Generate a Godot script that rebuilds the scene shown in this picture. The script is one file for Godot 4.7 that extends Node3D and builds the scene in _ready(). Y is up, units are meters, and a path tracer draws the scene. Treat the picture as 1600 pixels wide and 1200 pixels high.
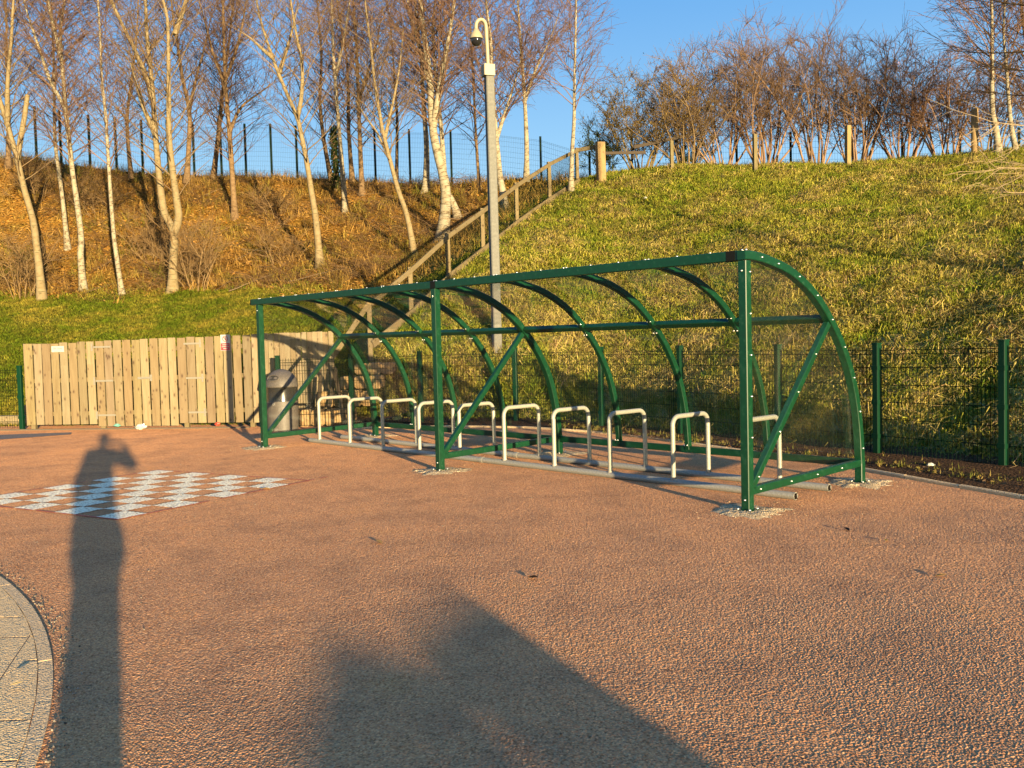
extends Node3D

# A green curved cycle shelter on a red tarmac playground at sunset, a grass bank, a timber bin store and bare birches behind.
# Units are metres, y is up, the viewpoint stands at (0, 1.5, 0) and looks along -z.

const SUN_TRAVEL := Vector3(-0.39024, -0.08765, -0.91653)

class Geo:
	var v := PackedVector3Array()
	var n := PackedVector3Array()
	var t := PackedVector2Array()
	var c := PackedColorArray()
	var i := PackedInt32Array()

	func vert(p: Vector3, nn: Vector3, uv := Vector2.ZERO, col := Color.WHITE) -> int:
		v.append(p); n.append(nn); t.append(uv); c.append(col)
		return v.size() - 1

	func face(pts: Array, nn: Vector3, uvs: Array = [], col := Color.WHITE) -> void:
		var b := v.size()
		for k in pts.size():
			vert(pts[k], nn, uvs[k] if k < uvs.size() else Vector2(pts[k].x + pts[k].z * 0.7, pts[k].y), col)
		for k in range(1, pts.size() - 1):
			var g: Vector3 = (pts[k] - pts[0]).cross(pts[k + 1] - pts[0])
			if g.dot(nn) > 0.0:
				i.append_array([b, b + k + 1, b + k])
			else:
				i.append_array([b, b + k, b + k + 1])

	# a flat-sided bar from a to b: w across, h along "up", edges chamfered by bev; uv runs along in metres
	func bar(a: Vector3, b: Vector3, w: float, h: float, up := Vector3.UP, bev := 0.004, uvo := Vector2.ZERO, col := Color.WHITE) -> void:
		var d := (b - a).normalized()
		var s := d.cross(up).normalized()
		var u := s.cross(d).normalized()
		var x := w / 2.0
		var y := h / 2.0
		var pr := [Vector2(x - bev, y), Vector2(x, y - bev), Vector2(x, -y + bev), Vector2(x - bev, -y), Vector2(-x + bev, -y), Vector2(-x, -y + bev), Vector2(-x, y - bev), Vector2(-x + bev, y)]
		if bev <= 0.0:
			pr = [Vector2(x, y), Vector2(x, -y), Vector2(-x, -y), Vector2(-x, y)]
		var len := a.distance_to(b)
		var run := 0.0
		for k in pr.size():
			var p: Vector2 = pr[k]
			var q: Vector2 = pr[(k + 1) % pr.size()]
			var e := (q - p)
			var nn := (s * -e.y + u * e.x)
			if nn.dot(s * (p.x + q.x) + u * (p.y + q.y)) < 0.0:
				nn = -nn
			nn = nn.normalized()
			var l := e.length()
			face([a + s * p.x + u * p.y, a + s * q.x + u * q.y, b + s * q.x + u * q.y, b + s * p.x + u * p.y], nn, [uvo + Vector2(run, 0), uvo + Vector2(run + l, 0), uvo + Vector2(run + l, len), uvo + Vector2(run, len)], col)
			run += l
		var ca := []
		var cb := []
		for p in pr:
			ca.append(a + s * p.x + u * p.y)
			cb.append(b + s * p.x + u * p.y)
		face(ca, -d, [], col)
		face(cb, d, [], col)

	func box(centre: Vector3, size: Vector3, turn := 0.0, bev := 0.004, col := Color.WHITE) -> void:
		var f := Vector3(0, 0, 1).rotated(Vector3.UP, turn)
		bar(centre - f * size.z / 2.0, centre + f * size.z / 2.0, size.x, size.y, Vector3.UP, bev, Vector2(centre.x, centre.y), col)

	# a round tube through pts
	func tube(pts: PackedVector3Array, rad: PackedFloat32Array, sides: int, col := Color.WHITE, caps := true, uvk := 1.0) -> void:
		var m := pts.size()
		if m < 2:
			return
		var base := v.size()
		var d0 := (pts[1] - pts[0]).normalized()
		var ref := Vector3.UP if absf(d0.y) < 0.9 else Vector3.RIGHT
		var s := d0.cross(ref).normalized()
		var run := 0.0
		for k in m:
			var d := d0
			if k == m - 1:
				d = (pts[k] - pts[k - 1]).normalized()
			elif k > 0:
				d = (pts[k + 1] - pts[k - 1]).normalized()
			s = (s - d * s.dot(d)).normalized()
			var u := d.cross(s)
			if k > 0:
				run += pts[k].distance_to(pts[k - 1])
			for j in sides + 1:
				var an := TAU * j / sides
				var nn := s * cos(an) + u * sin(an)
				v.append(pts[k] + nn * rad[k]); n.append(nn); t.append(Vector2(float(j) / sides * uvk, run)); c.append(col)
		var w := sides + 1
		for k in m - 1:
			for j in sides:
				var a := base + k * w + j
				i.append_array([a, a + w, a + 1, a + 1, a + w, a + w + 1])
		if caps:
			for e in [0, m - 1]:
				var dd: Vector3 = (pts[0] - pts[1]) if e == 0 else (pts[m - 1] - pts[m - 2])
				var ring := []
				for j in sides:
					ring.append(v[base + e * w + j])
				face(ring, dd.normalized(), [], col)

	# thin three-sided twig, cheap
	func twig(pts: PackedVector3Array, r0: float, r1: float, col: Color) -> void:
		var m := pts.size()
		var base := v.size()
		var d := (pts[m - 1] - pts[0]).normalized()
		var s := d.cross(Vector3.UP if absf(d.y) < 0.9 else Vector3.RIGHT).normalized()
		var u := d.cross(s)
		var nb := s * -0.5 + u * 0.866
		var nc := s * -0.5 - u * 0.866
		for k in m:
			var r := lerpf(r0, r1, float(k) / (m - 1))
			v.append(pts[k] + s * r); v.append(pts[k] + nb * r); v.append(pts[k] + nc * r)
			n.append(s); n.append(nb); n.append(nc)
			t.append(Vector2.ZERO); t.append(Vector2.ZERO); t.append(Vector2.ZERO)
			c.append(col); c.append(col); c.append(col)
		for k in m - 1:
			var a := base + k * 3
			i.append_array([a, a + 3, a + 1, a + 1, a + 3, a + 4, a + 1, a + 4, a + 2, a + 2, a + 4, a + 5, a + 2, a + 5, a, a, a + 5, a + 3])

	# a ring profile [radius, height] turned round the vertical axis at o
	func lathe(o: Vector3, prof: Array, sides: int, col := Color.WHITE) -> void:
		var base := v.size()
		var m := prof.size()
		for k in m:
			var p: Vector2 = prof[k]
			var a: Vector2 = prof[maxi(k - 1, 0)]
			var b: Vector2 = prof[mini(k + 1, m - 1)]
			var tg := (b - a).normalized()
			for j in sides + 1:
				var an := TAU * j / sides
				var o2 := Vector3(cos(an), 0, sin(an))
				var nn := (o2 * tg.y - Vector3.UP * tg.x).normalized()
				vert(o + o2 * p.x + Vector3.UP * p.y, nn, Vector2(float(j) / sides * TAU * 0.3, p.y), col)
		var w := sides + 1
		for k in m - 1:
			for j in sides:
				var a := base + k * w + j
				i.append_array([a, a + 1, a + w, a + 1, a + w + 1, a + w])

	func mesh() -> ArrayMesh:
		var arr := []
		arr.resize(Mesh.ARRAY_MAX)
		arr[Mesh.ARRAY_VERTEX] = v
		arr[Mesh.ARRAY_NORMAL] = n
		arr[Mesh.ARRAY_TEX_UV] = t
		arr[Mesh.ARRAY_COLOR] = c
		arr[Mesh.ARRAY_INDEX] = i
		var m := ArrayMesh.new()
		m.add_surface_from_arrays(Mesh.PRIMITIVE_TRIANGLES, arr)
		return m


var used := {}
var M := {}
var rng := RandomNumberGenerator.new()


func numbered(called: String) -> String:
	var k: int = used.get(called, 0)
	used[called] = k + 1
	return called if k == 0 else "%s_%03d" % [called, k]


func tag(o: Node, label: String, category: String, group := "", kind := "") -> Node:
	if label: o.set_meta("label", label)
	if category: o.set_meta("category", category)
	if group: o.set_meta("group", group)
	if kind: o.set_meta("kind", kind)
	return o


func thing(called: String, label: String, category: String, at := Vector3.ZERO, turn := 0.0, group := "") -> Node3D:
	var o := Node3D.new()
	o.name = numbered(called)
	add_child(o, true)
	o.position = at
	o.rotation.y = turn
	tag(o, label, category, group)
	return o


func put(called: String, m: Mesh, mat: Material, parent: Node = null, kind := "") -> MeshInstance3D:
	var o := MeshInstance3D.new()
	if parent == null:
		o.name = numbered(called)
	else:
		var key := "%d:%s" % [parent.get_instance_id(), called]
		var k: int = used.get(key, 0)
		used[key] = k + 1
		o.name = called if k == 0 else "%s_%03d" % [called, k]
	o.mesh = m
	if mat:
		o.material_override = mat
	(parent if parent else self).add_child(o, true)
	if kind: o.set_meta("kind", kind)
	return o


func lin(r: float, g: float, b: float) -> Color:
	return Color(r, g, b).linear_to_srgb()


func mat(colour: Color, rough := 0.8, metal := 0.0) -> StandardMaterial3D:
	var m := StandardMaterial3D.new()
	m.albedo_color = colour
	m.roughness = rough
	m.metallic = metal
	return m


func hash2(a: int, b: int) -> float:
	var h := (a * 374761393 + b * 668265263) & 0x7fffffff
	h = ((h ^ (h >> 13)) * 1274126177) & 0x7fffffff
	return float((h ^ (h >> 16)) & 0xffff) / 65535.0


func noise(freq: float, sd: int, oct := 4) -> FastNoiseLite:
	var f := FastNoiseLite.new()
	f.noise_type = FastNoiseLite.TYPE_SIMPLEX_SMOOTH
	f.frequency = freq
	f.seed = sd
	f.fractal_octaves = oct
	return f


func noise_tex(size: int, freq: float, sd: int, ramp: Array, oct := 5) -> NoiseTexture2D:
	var x := NoiseTexture2D.new()
	x.width = size
	x.height = size
	x.seamless = true
	x.noise = noise(freq, sd, oct)
	var g := Gradient.new()
	g.offsets = PackedFloat32Array(ramp.map(func(r): return r[0]))
	g.colors = PackedColorArray(ramp.map(func(r): return r[1]))
	x.color_ramp = g
	return x


func bump_tex(size: int, freq: float, sd: int, oct := 5) -> NoiseTexture2D:
	var x := NoiseTexture2D.new()
	x.width = size
	x.height = size
	x.seamless = true
	x.noise = noise(freq, sd, oct)
	return x


# ---------- materials ----------

# crushed stone in a binder, one tile: stones of uneven tone and height, as a colour image and a normal map
func stone_images(size: int, cells: int, sd: int, tones: Array, steep: float) -> Array:
	var px := PackedFloat32Array()
	var py := PackedFloat32Array()
	for k in cells * cells:
		px.append(hash2(k, sd))
		py.append(hash2(k, sd + 7))
	var hgt := PackedFloat32Array()
	hgt.resize(size * size)
	var bytes := PackedByteArray()
	bytes.resize(size * size * 3)
	var per := float(cells) / size
	for y in size:
		var fy := y * per
		var cy := int(fy)
		for x in size:
			var fx := x * per
			var cx := int(fx)
			var b1 := 9.0
			var b2 := 9.0
			var id := 0
			for oy in range(-1, 2):
				var wy := (cy + oy + cells) % cells
				for ox in range(-1, 2):
					var wx := (cx + ox + cells) % cells
					var k := wy * cells + wx
					var dx := cx + ox + px[k] - fx
					var dy := cy + oy + py[k] - fy
					var d := dx * dx + dy * dy
					if d < b1:
						b2 = b1
						b1 = d
						id = k
					elif d < b2:
						b2 = d
			var edge := clampf((sqrt(b2) - sqrt(b1)) * 2.2, 0.0, 1.0)
			var tone := hash2(id, sd + 31)
			var lift := 0.35 + 0.65 * hash2(id, sd + 53)
			hgt[y * size + x] = (1.0 - 1.6 * b1) * lift
			var col: Color = tones[int(tone * tones.size()) % tones.size()]
			var gap: Color = tones[0]
			var k2 := 0.82 + 0.36 * hash2(id, sd + 77)
			col = gap.lerp(col, smoothstep(0.0, 0.22, edge)) * k2
			var s := col.linear_to_srgb()
			var o := (y * size + x) * 3
			bytes[o] = int(clampf(s.r, 0, 1) * 255)
			bytes[o + 1] = int(clampf(s.g, 0, 1) * 255)
			bytes[o + 2] = int(clampf(s.b, 0, 1) * 255)
	var nb := PackedByteArray()
	nb.resize(size * size * 3)
	for y in size:
		for x in size:
			var gx := (hgt[y * size + (x + 1) % size] - hgt[y * size + (x + size - 1) % size]) * steep
			var gy := (hgt[((y + 1) % size) * size + x] - hgt[((y + size - 1) % size) * size + x]) * steep
			var nn := Vector3(-gx, gy, 1.0).normalized()
			var o := (y * size + x) * 3
			nb[o] = int((nn.x * 0.5 + 0.5) * 255)
			nb[o + 1] = int((nn.y * 0.5 + 0.5) * 255)
			nb[o + 2] = int((nn.z * 0.5 + 0.5) * 255)
	return [ImageTexture.create_from_image(Image.create_from_data(size, size, false, Image.FORMAT_RGB8, bytes)), ImageTexture.create_from_image(Image.create_from_data(size, size, false, Image.FORMAT_RGB8, nb))]


# sawn softwood, 1 m wide and 2 m long on the tile: streaks along v, knots and the grain that bends round them
func wood_image(sd: int, light: Color, dark: Color, knots: int) -> ImageTexture:
	var w := 256
	var h := 512
	var f := noise(0.02, sd, 4)
	var r := RandomNumberGenerator.new()
	r.seed = sd
	var q := PackedFloat32Array()
	q.resize(w * h)
	var bend := PackedFloat32Array()
	bend.resize(w * h)
	for k in knots:
		var kx := r.randf() * w
		var ky := r.randf() * h
		var kr := r.randf_range(2.4, 6.4)
		for oy in range(-30, 31):
			for ox in range(-16, 17):
				var e := (ox * ox + oy * oy * 0.3) / (kr * kr)
				var at := posmod(int(ky) + oy, h) * w + posmod(int(kx) + ox, w)
				bend[at] += signf(ox) * 5.0 * exp(-e * 0.25)
				q[at] = maxf(q[at], exp(-e * 1.3))
	var im := Image.create(w, h, false, Image.FORMAT_RGB8)
	for y in h:
		for x in w:
			var at := y * w + x
			var g := f.get_noise_2d((x + bend[at]) * 9.0, y * 0.4) * 0.5 + 0.5
			var big := f.get_noise_2d(x * 1.0 + 900.0, y * 0.16) * 0.5 + 0.5
			var col := light.lerp(dark, clampf(0.25 + (g - 0.5) * 0.9 + (big - 0.5) * 0.8, 0.0, 1.0))
			col = col.lerp(Color(dark.r * 0.4, dark.g * 0.28, dark.b * 0.25), q[at] * 0.95)
			im.set_pixel(x, y, col.linear_to_srgb())
	return ImageTexture.create_from_image(im)


# bark on a tile: u once round the trunk, v 2 m along it
func bark_image(sd: int, pale: Color, mid: Color, dark: Color, bands: int, black: float) -> ImageTexture:
	var w := 128
	var h := 512
	var f := noise(0.03, sd, 4)
	var r := RandomNumberGenerator.new()
	r.seed = sd
	var im := Image.create(w, h, false, Image.FORMAT_RGB8)
	for y in h:
		for x in w:
			var an := TAU * x / w
			var g := f.get_noise_3d(cos(an) * 16.0, sin(an) * 16.0, y * 0.8) * 0.5 + 0.5
			var fine := f.get_noise_3d(cos(an) * 60.0, sin(an) * 60.0, y * 4.0) * 0.5 + 0.5
			var col := pale.lerp(mid, clampf((g - 0.42) * 3.0, 0.0, 1.0) * 0.8)
			col = col.lerp(dark, clampf((fine - 0.66) * 5.0, 0.0, 1.0) * 0.7)
			col = col.lerp(dark, clampf((g - (1.0 - black)) * 9.0, 0.0, 1.0))
			im.set_pixel(x, y, col.linear_to_srgb())
	for k in bands:
		var y0 := r.randi_range(0, h - 1)
		var x0 := r.randi_range(0, w - 1)
		var l := r.randi_range(8, 44)
		var th := r.randi_range(1, 4)
		for yy in th:
			for xx in l:
				var fade := 1.0 - absf(2.0 * xx / l - 1.0)
				if r.randf() < fade * 1.4:
					im.set_pixel((x0 + xx) % w, (y0 + yy) % h, dark.linear_to_srgb())
	return ImageTexture.create_from_image(im)


func make_materials() -> void:
	var st := stone_images(768, 118, 3, [Color(0.17, 0.085, 0.05), Color(0.44, 0.225, 0.12), Color(0.50, 0.27, 0.15), Color(0.38, 0.18, 0.10), Color(0.54, 0.33, 0.19), Color(0.34, 0.205, 0.135)], 3.4)
	var m := mat(Color.WHITE, 0.92)
	m.albedo_texture = st[0]
	m.normal_enabled = true
	m.normal_texture = st[1]
	m.normal_scale = 1.0
	M.tarmac = m
	m = mat(Color.WHITE, 0.92)
	m.vertex_color_use_as_albedo = true
	m.uv1_triplanar = true
	m.uv1_world_triplanar = true
	m.uv1_scale = Vector3.ONE / 7.0
	m.albedo_texture = noise_tex(768, 0.012, 21, [[0.0, Color(0.86, 0.85, 0.87)], [0.3, Color(0.92, 0.91, 0.92)], [0.5, Color(0.98, 0.965, 0.96)], [0.65, Color(1, 0.98, 0.97)], [1.0, Color(1, 0.98, 0.93)]], 6)
	M.chips = m

	m = mat(Color.WHITE, 0.9)
	m.albedo_texture = stone_images(256, 50, 12, [Color(0.05, 0.045, 0.045), Color(0.14, 0.11, 0.095), Color(0.18, 0.13, 0.11), Color(0.11, 0.10, 0.09)], 1.2)[0]
	M.patch = m

	var cs := stone_images(384, 60, 44, [Color(0.38, 0.27, 0.15), Color(0.54, 0.41, 0.24), Color(0.47, 0.34, 0.20), Color(0.58, 0.45, 0.28), Color(0.40, 0.28, 0.16)], 2.6)
	m = mat(Color.WHITE, 0.9)
	m.albedo_texture = cs[0]
	m.normal_enabled = true
	m.normal_texture = cs[1]
	M.footing = m

	m = mat(Color.WHITE, 0.85)
	m.albedo_texture = noise_tex(512, 0.05, 8, [[0.0, lin(0.52, 0.355, 0.18)], [0.5, lin(0.62, 0.43, 0.225)], [1.0, lin(0.70, 0.50, 0.27)]], 6)
	m.normal_enabled = true
	m.normal_texture = stone_images(256, 110, 91, [Color.GRAY, Color.WHITE], 1.6)[1]
	M.slab = m
	m = m.duplicate()
	m.albedo_texture = noise_tex(512, 0.05, 18, [[0.0, lin(0.47, 0.325, 0.18)], [0.5, lin(0.56, 0.395, 0.22)], [1.0, lin(0.64, 0.46, 0.27)]], 6)
	M.concrete = m

	# painted steel of the shelter and the mesh fences
	m = mat(Color.WHITE, 0.38)
	m.metallic_specular = 0.4
	m.uv1_triplanar = true
	m.uv1_scale = Vector3(1.3, 1.3, 1.3)
	m.albedo_texture = noise_tex(512, 0.02, 15, [[0.0, lin(0.0024, 0.022, 0.010)], [0.4, lin(0.0018, 0.026, 0.0103)], [0.62, lin(0.0016, 0.028, 0.0105)], [0.74, lin(0.005, 0.034, 0.016)], [1.0, lin(0.022, 0.045, 0.028)]], 6)
	M.green = m
	M.fence_green = mat(lin(0.0015, 0.020, 0.009), 0.45)
	M.fence_green.metallic_specular = 0.25
	M.wire = mat(lin(0.0016, 0.0085, 0.004), 0.6)
	M.wire.metallic_specular = 0.15
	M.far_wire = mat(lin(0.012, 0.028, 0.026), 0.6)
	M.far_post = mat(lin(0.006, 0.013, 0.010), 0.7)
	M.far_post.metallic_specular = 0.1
	M.cap = mat(lin(0.006, 0.0065, 0.006), 0.6)
	M.cap.metallic_specular = 0.2
	M.bolt = mat(lin(0.72, 0.72, 0.68), 0.25, 0.6)

	m = mat(Color.WHITE, 0.46, 0.35)
	m.albedo_texture = noise_tex(256, 0.06, 5, [[0.0, lin(0.20, 0.20, 0.165)], [0.5, lin(0.25, 0.25, 0.21)], [1.0, lin(0.31, 0.31, 0.265)]], 4)
	m.uv1_triplanar = true
	m.uv1_scale = Vector3(3, 3, 3)
	M.galv = m
	m = m.duplicate()
	m.albedo_texture = noise_tex(256, 0.05, 6, [[0.0, lin(0.17, 0.165, 0.145)], [0.5, lin(0.24, 0.23, 0.205)], [1.0, lin(0.31, 0.30, 0.27)]], 5)
	M.galv_old = m
	M.old_edging = mat(lin(0.085, 0.062, 0.04), 0.95)
	M.tube_shade = mat(lin(0.006, 0.005, 0.004), 0.9)  # black that paints the shade in the open tube ends
	M.tube_shade.metallic_specular = 0.1
	m = m.duplicate()
	m.metallic = 0.0
	m.roughness = 0.75
	m.metallic_specular = 0.25
	m.uv1_scale = Vector3(1.2, 1.2, 1.2)
	m.albedo_texture = noise_tex(256, 0.05, 16, [[0.0, lin(0.125, 0.125, 0.115)], [0.5, lin(0.155, 0.155, 0.14)], [1.0, lin(0.19, 0.19, 0.175)]], 5)
	M.pole = m
	M.cream = mat(lin(0.21, 0.185, 0.115), 0.5)
	M.dark_glass = mat(lin(0.01, 0.01, 0.011), 0.08)

	m = mat(Color(0.22, 0.22, 0.20, 0.018), 0.05)
	m.transparency = BaseMaterial3D.TRANSPARENCY_ALPHA
	M.pane = m

	# timber
	for k in 3:
		m = mat(Color.WHITE, 0.8)
		m.albedo_texture = wood_image(60 + k, [Color(0.245, 0.19, 0.10), Color(0.265, 0.212, 0.118), Color(0.22, 0.162, 0.082)][k], [Color(0.14, 0.09, 0.036), Color(0.16, 0.105, 0.046), Color(0.125, 0.076, 0.03)][k], 46)
		m.vertex_color_use_as_albedo = true
		m.heightmap_enabled = true
		m.heightmap_scale = 0.1
		m.heightmap_texture = m.albedo_texture
		M["plank%d" % k] = m
	m = mat(Color.WHITE, 0.85)
	m.albedo_texture = wood_image(71, Color(0.19, 0.15, 0.085), Color(0.105, 0.08, 0.042), 20)
	m.vertex_color_use_as_albedo = true
	M.rail = m
	m = mat(Color.WHITE, 0.8)
	m.albedo_texture = wood_image(72, Color(0.27, 0.175, 0.065), Color(0.17, 0.10, 0.032), 14)
	m.vertex_color_use_as_albedo = true
	M.new_post = m
	M.dark_wood_and_shade = mat(lin(0.032, 0.022, 0.013), 0.9)

	# bark
	m = mat(Color.WHITE, 0.85)
	m.albedo_texture = bark_image(81, Color(0.30, 0.27, 0.20), Color(0.21, 0.165, 0.10), Color(0.045, 0.03, 0.02), 190, 0.26)
	m.uv1_scale = Vector3(1, 0.5, 1)
	M.birch = m
	m = mat(Color.WHITE, 0.85)
	m.albedo_texture = bark_image(82, Color(0.24, 0.19, 0.11), Color(0.175, 0.13, 0.068), Color(0.07, 0.065, 0.035), 60, 0.12)
	m.uv1_scale = Vector3(1, 0.5, 1)
	M.pale = m
	m = mat(Color.WHITE, 0.9)
	m.albedo_texture = bark_image(83, Color(0.20, 0.135, 0.075), Color(0.13, 0.08, 0.042), Color(0.05, 0.03, 0.018), 40, 0.3)
	m.uv1_scale = Vector3(1, 0.5, 1)
	M.brown = m
	m = mat(Color.WHITE, 0.85)
	m.vertex_color_use_as_albedo = true
	M.twig = m

	# ground outside the playground
	m = mat(Color.WHITE, 0.95)
	m.vertex_color_use_as_albedo = true
	m.albedo_texture = noise_tex(512, 0.035, 33, [[0.0, Color(0.42, 0.42, 0.42)], [0.45, Color(0.76, 0.76, 0.76)], [1.0, Color(1, 1, 1)]], 6)
	m.heightmap_enabled = true
	m.heightmap_scale = 4.0
	m.heightmap_texture = bump_tex(512, 0.06, 34, 6)
	M.bank = m
	m = mat(Color.WHITE, 0.97)
	m.albedo_texture = noise_tex(512, 0.05, 35, [[0.0, lin(0.025, 0.014, 0.008)], [0.45, lin(0.065, 0.036, 0.018)], [0.7, lin(0.11, 0.06, 0.03)], [1.0, lin(0.18, 0.105, 0.055)]], 6)
	m.heightmap_enabled = true
	m.heightmap_scale = 2.5
	m.heightmap_texture = bump_tex(512, 0.08, 36, 6)
	M.soil = m
	m = mat(Color.WHITE, 0.9)
	m.vertex_color_use_as_albedo = true
	m.backlight_enabled = true
	m.backlight = Color(0.35, 0.35, 0.35)
	M.blade = m
	m = mat(Color.WHITE, 0.9)
	m.vertex_color_use_as_albedo = true
	M.leaf = m

	# paint on the tarmac, worn down to the stone here and there
	m = mat(Color.WHITE, 0.7)
	m.albedo_texture = noise_tex(512, 0.045, 41, [[0.0, lin(0.34, 0.19, 0.12)], [0.27, lin(0.40, 0.25, 0.15)], [0.34, lin(0.66, 0.52, 0.33)], [0.44, lin(0.84, 0.73, 0.50)], [1.0, lin(0.90, 0.81, 0.57)]], 6)
	M.white_paint = m
	M.red_paint = mat(lin(0.52, 0.09, 0.05), 0.8)
	m = mat(Color.WHITE, 0.9)
	m.albedo_texture = noise_tex(256, 0.03, 45, [[0.0, lin(0.20, 0.12, 0.055)], [0.5, lin(0.36, 0.235, 0.11)], [1.0, lin(0.48, 0.34, 0.18)]], 6)
	m.uv1_triplanar = true
	M.stone = m
	m = mat(Color.WHITE, 0.55)
	m.albedo_texture = noise_tex(256, 0.09, 47, [[0.0, lin(0.13, 0.11, 0.095)], [0.5, lin(0.19, 0.165, 0.14)], [1.0, lin(0.25, 0.22, 0.19)]], 4)
	M.bin = m
	M.bin_band = mat(lin(0.018, 0.017, 0.016), 0.22)
	M.black = mat(lin(0.012, 0.011, 0.01), 0.9)
	M.zinc = mat(lin(0.22, 0.20, 0.16), 0.5, 0.4)
	M.sign_white = mat(lin(0.28, 0.28, 0.26), 0.5)
	M.sign_red = mat(lin(0.30, 0.02, 0.025), 0.5)
	M.ink = mat(lin(0.03, 0.03, 0.03), 0.6)
	M.plastic_bag = mat(lin(0.33, 0.33, 0.30), 0.35)
	M.teal = mat(lin(0.10, 0.28, 0.24), 0.5)
	M.red = mat(lin(0.50, 0.05, 0.03), 0.5)
	M.roof_felt = mat(lin(0.05, 0.05, 0.05), 0.9)
	M.skin = mat(lin(0.42, 0.24, 0.16), 0.6)
	M.coat = mat(lin(0.03, 0.035, 0.05), 0.9)
	M.trousers = mat(lin(0.02, 0.022, 0.03), 0.9)
	M.hair = mat(lin(0.04, 0.022, 0.012), 0.7)
	M.ivy = mat(lin(0.014, 0.022, 0.007), 0.8)
	M.ivy.metallic_specular = 0.1
	for k in ["plank0", "plank1", "plank2", "rail", "new_post", "birch", "pale", "brown", "twig", "bank", "blade", "leaf", "galv", "galv_old", "pole", "stone"]:
		M[k].albedo_color = lin(0.71, 0.71, 0.71)
	for k in ["rail", "birch", "pale", "brown", "twig", "bank", "blade", "leaf", "chips", "soil", "slab", "concrete", "footing", "white_paint", "stone"]:
		M[k].metallic_specular = 0.12
	for k in ["blade", "bank"]:
		M[k].albedo_color = lin(1.0, 1.0, 1.0)
	for k in ["galv", "galv_old"]:
		M[k].albedo_color = lin(0.88, 0.88, 0.86)
		M[k].metallic = 0.15
	M.bin.albedo_color = lin(0.40, 0.39, 0.375)


# ---------- the lie of the land ----------

# surveyed heights: x, z, height
const SURVEY := [-19.29,-25,2.06, -20.8,-27,2.61, -22.68,-29.5,3.46, -29.67,-39,9.27, -14.87,-19.2,0.15, -17.04,-22,1.25, -37.18,-48,8.3, -46.47,-60,6, -26.16,-34.2,6.05, -15.93,-25,2.03, -17.17,-27,2.61, -18.73,-29.5,3.37, -24.48,-39,9.15, -12.29,-19.2,0.15, -14.08,-22,1.25, -30.71,-48,8.3, -38.39,-60,6, -21.59,-34.2,5.94, -13.41,-25,2.01, -14.45,-27,2.63, -15.77,-29.5,3.21, -20.57,-39,9.31, -10.35,-19.2,0.15, -11.85,-22,1.25, -25.86,-48,8.3, -32.33,-60,6, -18.16,-34.2,5.92, -11.73,-25,2.01, -12.64,-27,2.64, -13.78,-29.5,3.32, -17.99,-39,8.83, -9.05,-19.2,0.15, -10.37,-22,1.25, -22.63,-48,8.3, -28.29,-60,6, -15.88,-34.2,5.78, -9.2,-25,2.01, -9.91,-27,2.7, -10.81,-29.5,3.31, -14.11,-39,8.35, -7.11,-19.2,0.15, -8.15,-22,1.25, -17.78,-48,8.3, -22.23,-60,6, -12.45,-34.2,5.55, -6.68,-25,2.08, -7.19,-27,2.81, -7.83,-29.5,3.53, -10.2,-39,8.22, -5.17,-19.2,0.15, -5.93,-22,1.25, -12.93,-48,8.3, -16.16,-60,6, -9.01,-34.2,5.63, -4.66,-25,2.08, -5.01,-27,2.9, -5.45,-29.5,3.86, -7.09,-39,8.04, -3.62,-19.2,0.15, -4.15,-22,1.25, -9.05,-48,8.3, -11.32,-60,6, -6.26,-34.2,5.74, -2.78,-18.9,1.36, -2.45,-19.4,1.65, -2.08,-20,2, -1.26,-21.2,2.9, -0.47,-22.7,3.63, 0.37,-24.6,4.49, 1.23,-26.7,5.35, 2.13,-29,6.16, -3.12,-30,4.16, -2.16,-31,4.88, -1.6,-32.5,5.68, -3.96,-39,7.91, -1.32,-38,7.68, 0.91,-36,7.54, 2.45,-34,7.06, -2.45,-18.2,0.15, -1.21,-18,0.25, -0.25,-17.8,1.31, -1.94,-48,7.5, -2.42,-60,5, 0.93,-17.3,0.15, 1.55,-16.4,0.15, 2.6,-14.6,0.15, 3.65,-13,0.15, 4.52,-11.7,0.15, 5.29,-10.2,0.15, 5.59,-8.3,0.1, 3.25,-29,6.36, 4.1,-38,5.76, 5.82,-54,3, 4.91,-28.5,6.41, 6.31,-37.5,5.81, 9.01,-53.5,3, 7.26,-28,6.3, 9.47,-37,5.7, 13.57,-53,3, 9.61,-27,6.13, 12.73,-36,5.53, 18.39,-52,3, 12.45,-25.5,6.06, 16.8,-34.5,5.46, 24.59,-50.5,3, 13.49,-25,6.07, 18.32,-34,5.47, 26.94,-50,3, 16.15,-24,6.17, 22.23,-33,5.57, 33,-49,3, 2.63,-19.49,2.19, 3.16,-23.48,4.04, 3.61,-26.8,5.53, 4.74,-17.58,2.14, 5.92,-21.96,3.95, 6.9,-25.61,5.4, 6.49,-16.07,2.09, 8.3,-20.54,3.84, 9.81,-24.27,5.25, 7.78,-14.43,2.08, 10.22,-18.96,3.83, 12.25,-22.73,5.24, 8.76,-13.01,2.12, 11.94,-17.72,3.9, 14.58,-21.64,5.33]
# the line behind the playground where the bank begins
const EDGE := [Vector2(-60, -19.3), Vector2(-9.6, -19.3), Vector2(-4.4, -18.0), Vector2(-1.7, -17.6), Vector2(0.06, -17.2), Vector2(1.47, -15.9), Vector2(2.49, -14.3), Vector2(3.49, -12.7), Vector2(4.29, -11.4), Vector2(5.04, -9.95), Vector2(5.85, -8.5), Vector2(12, 0), Vector2(60, 60)]
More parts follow.
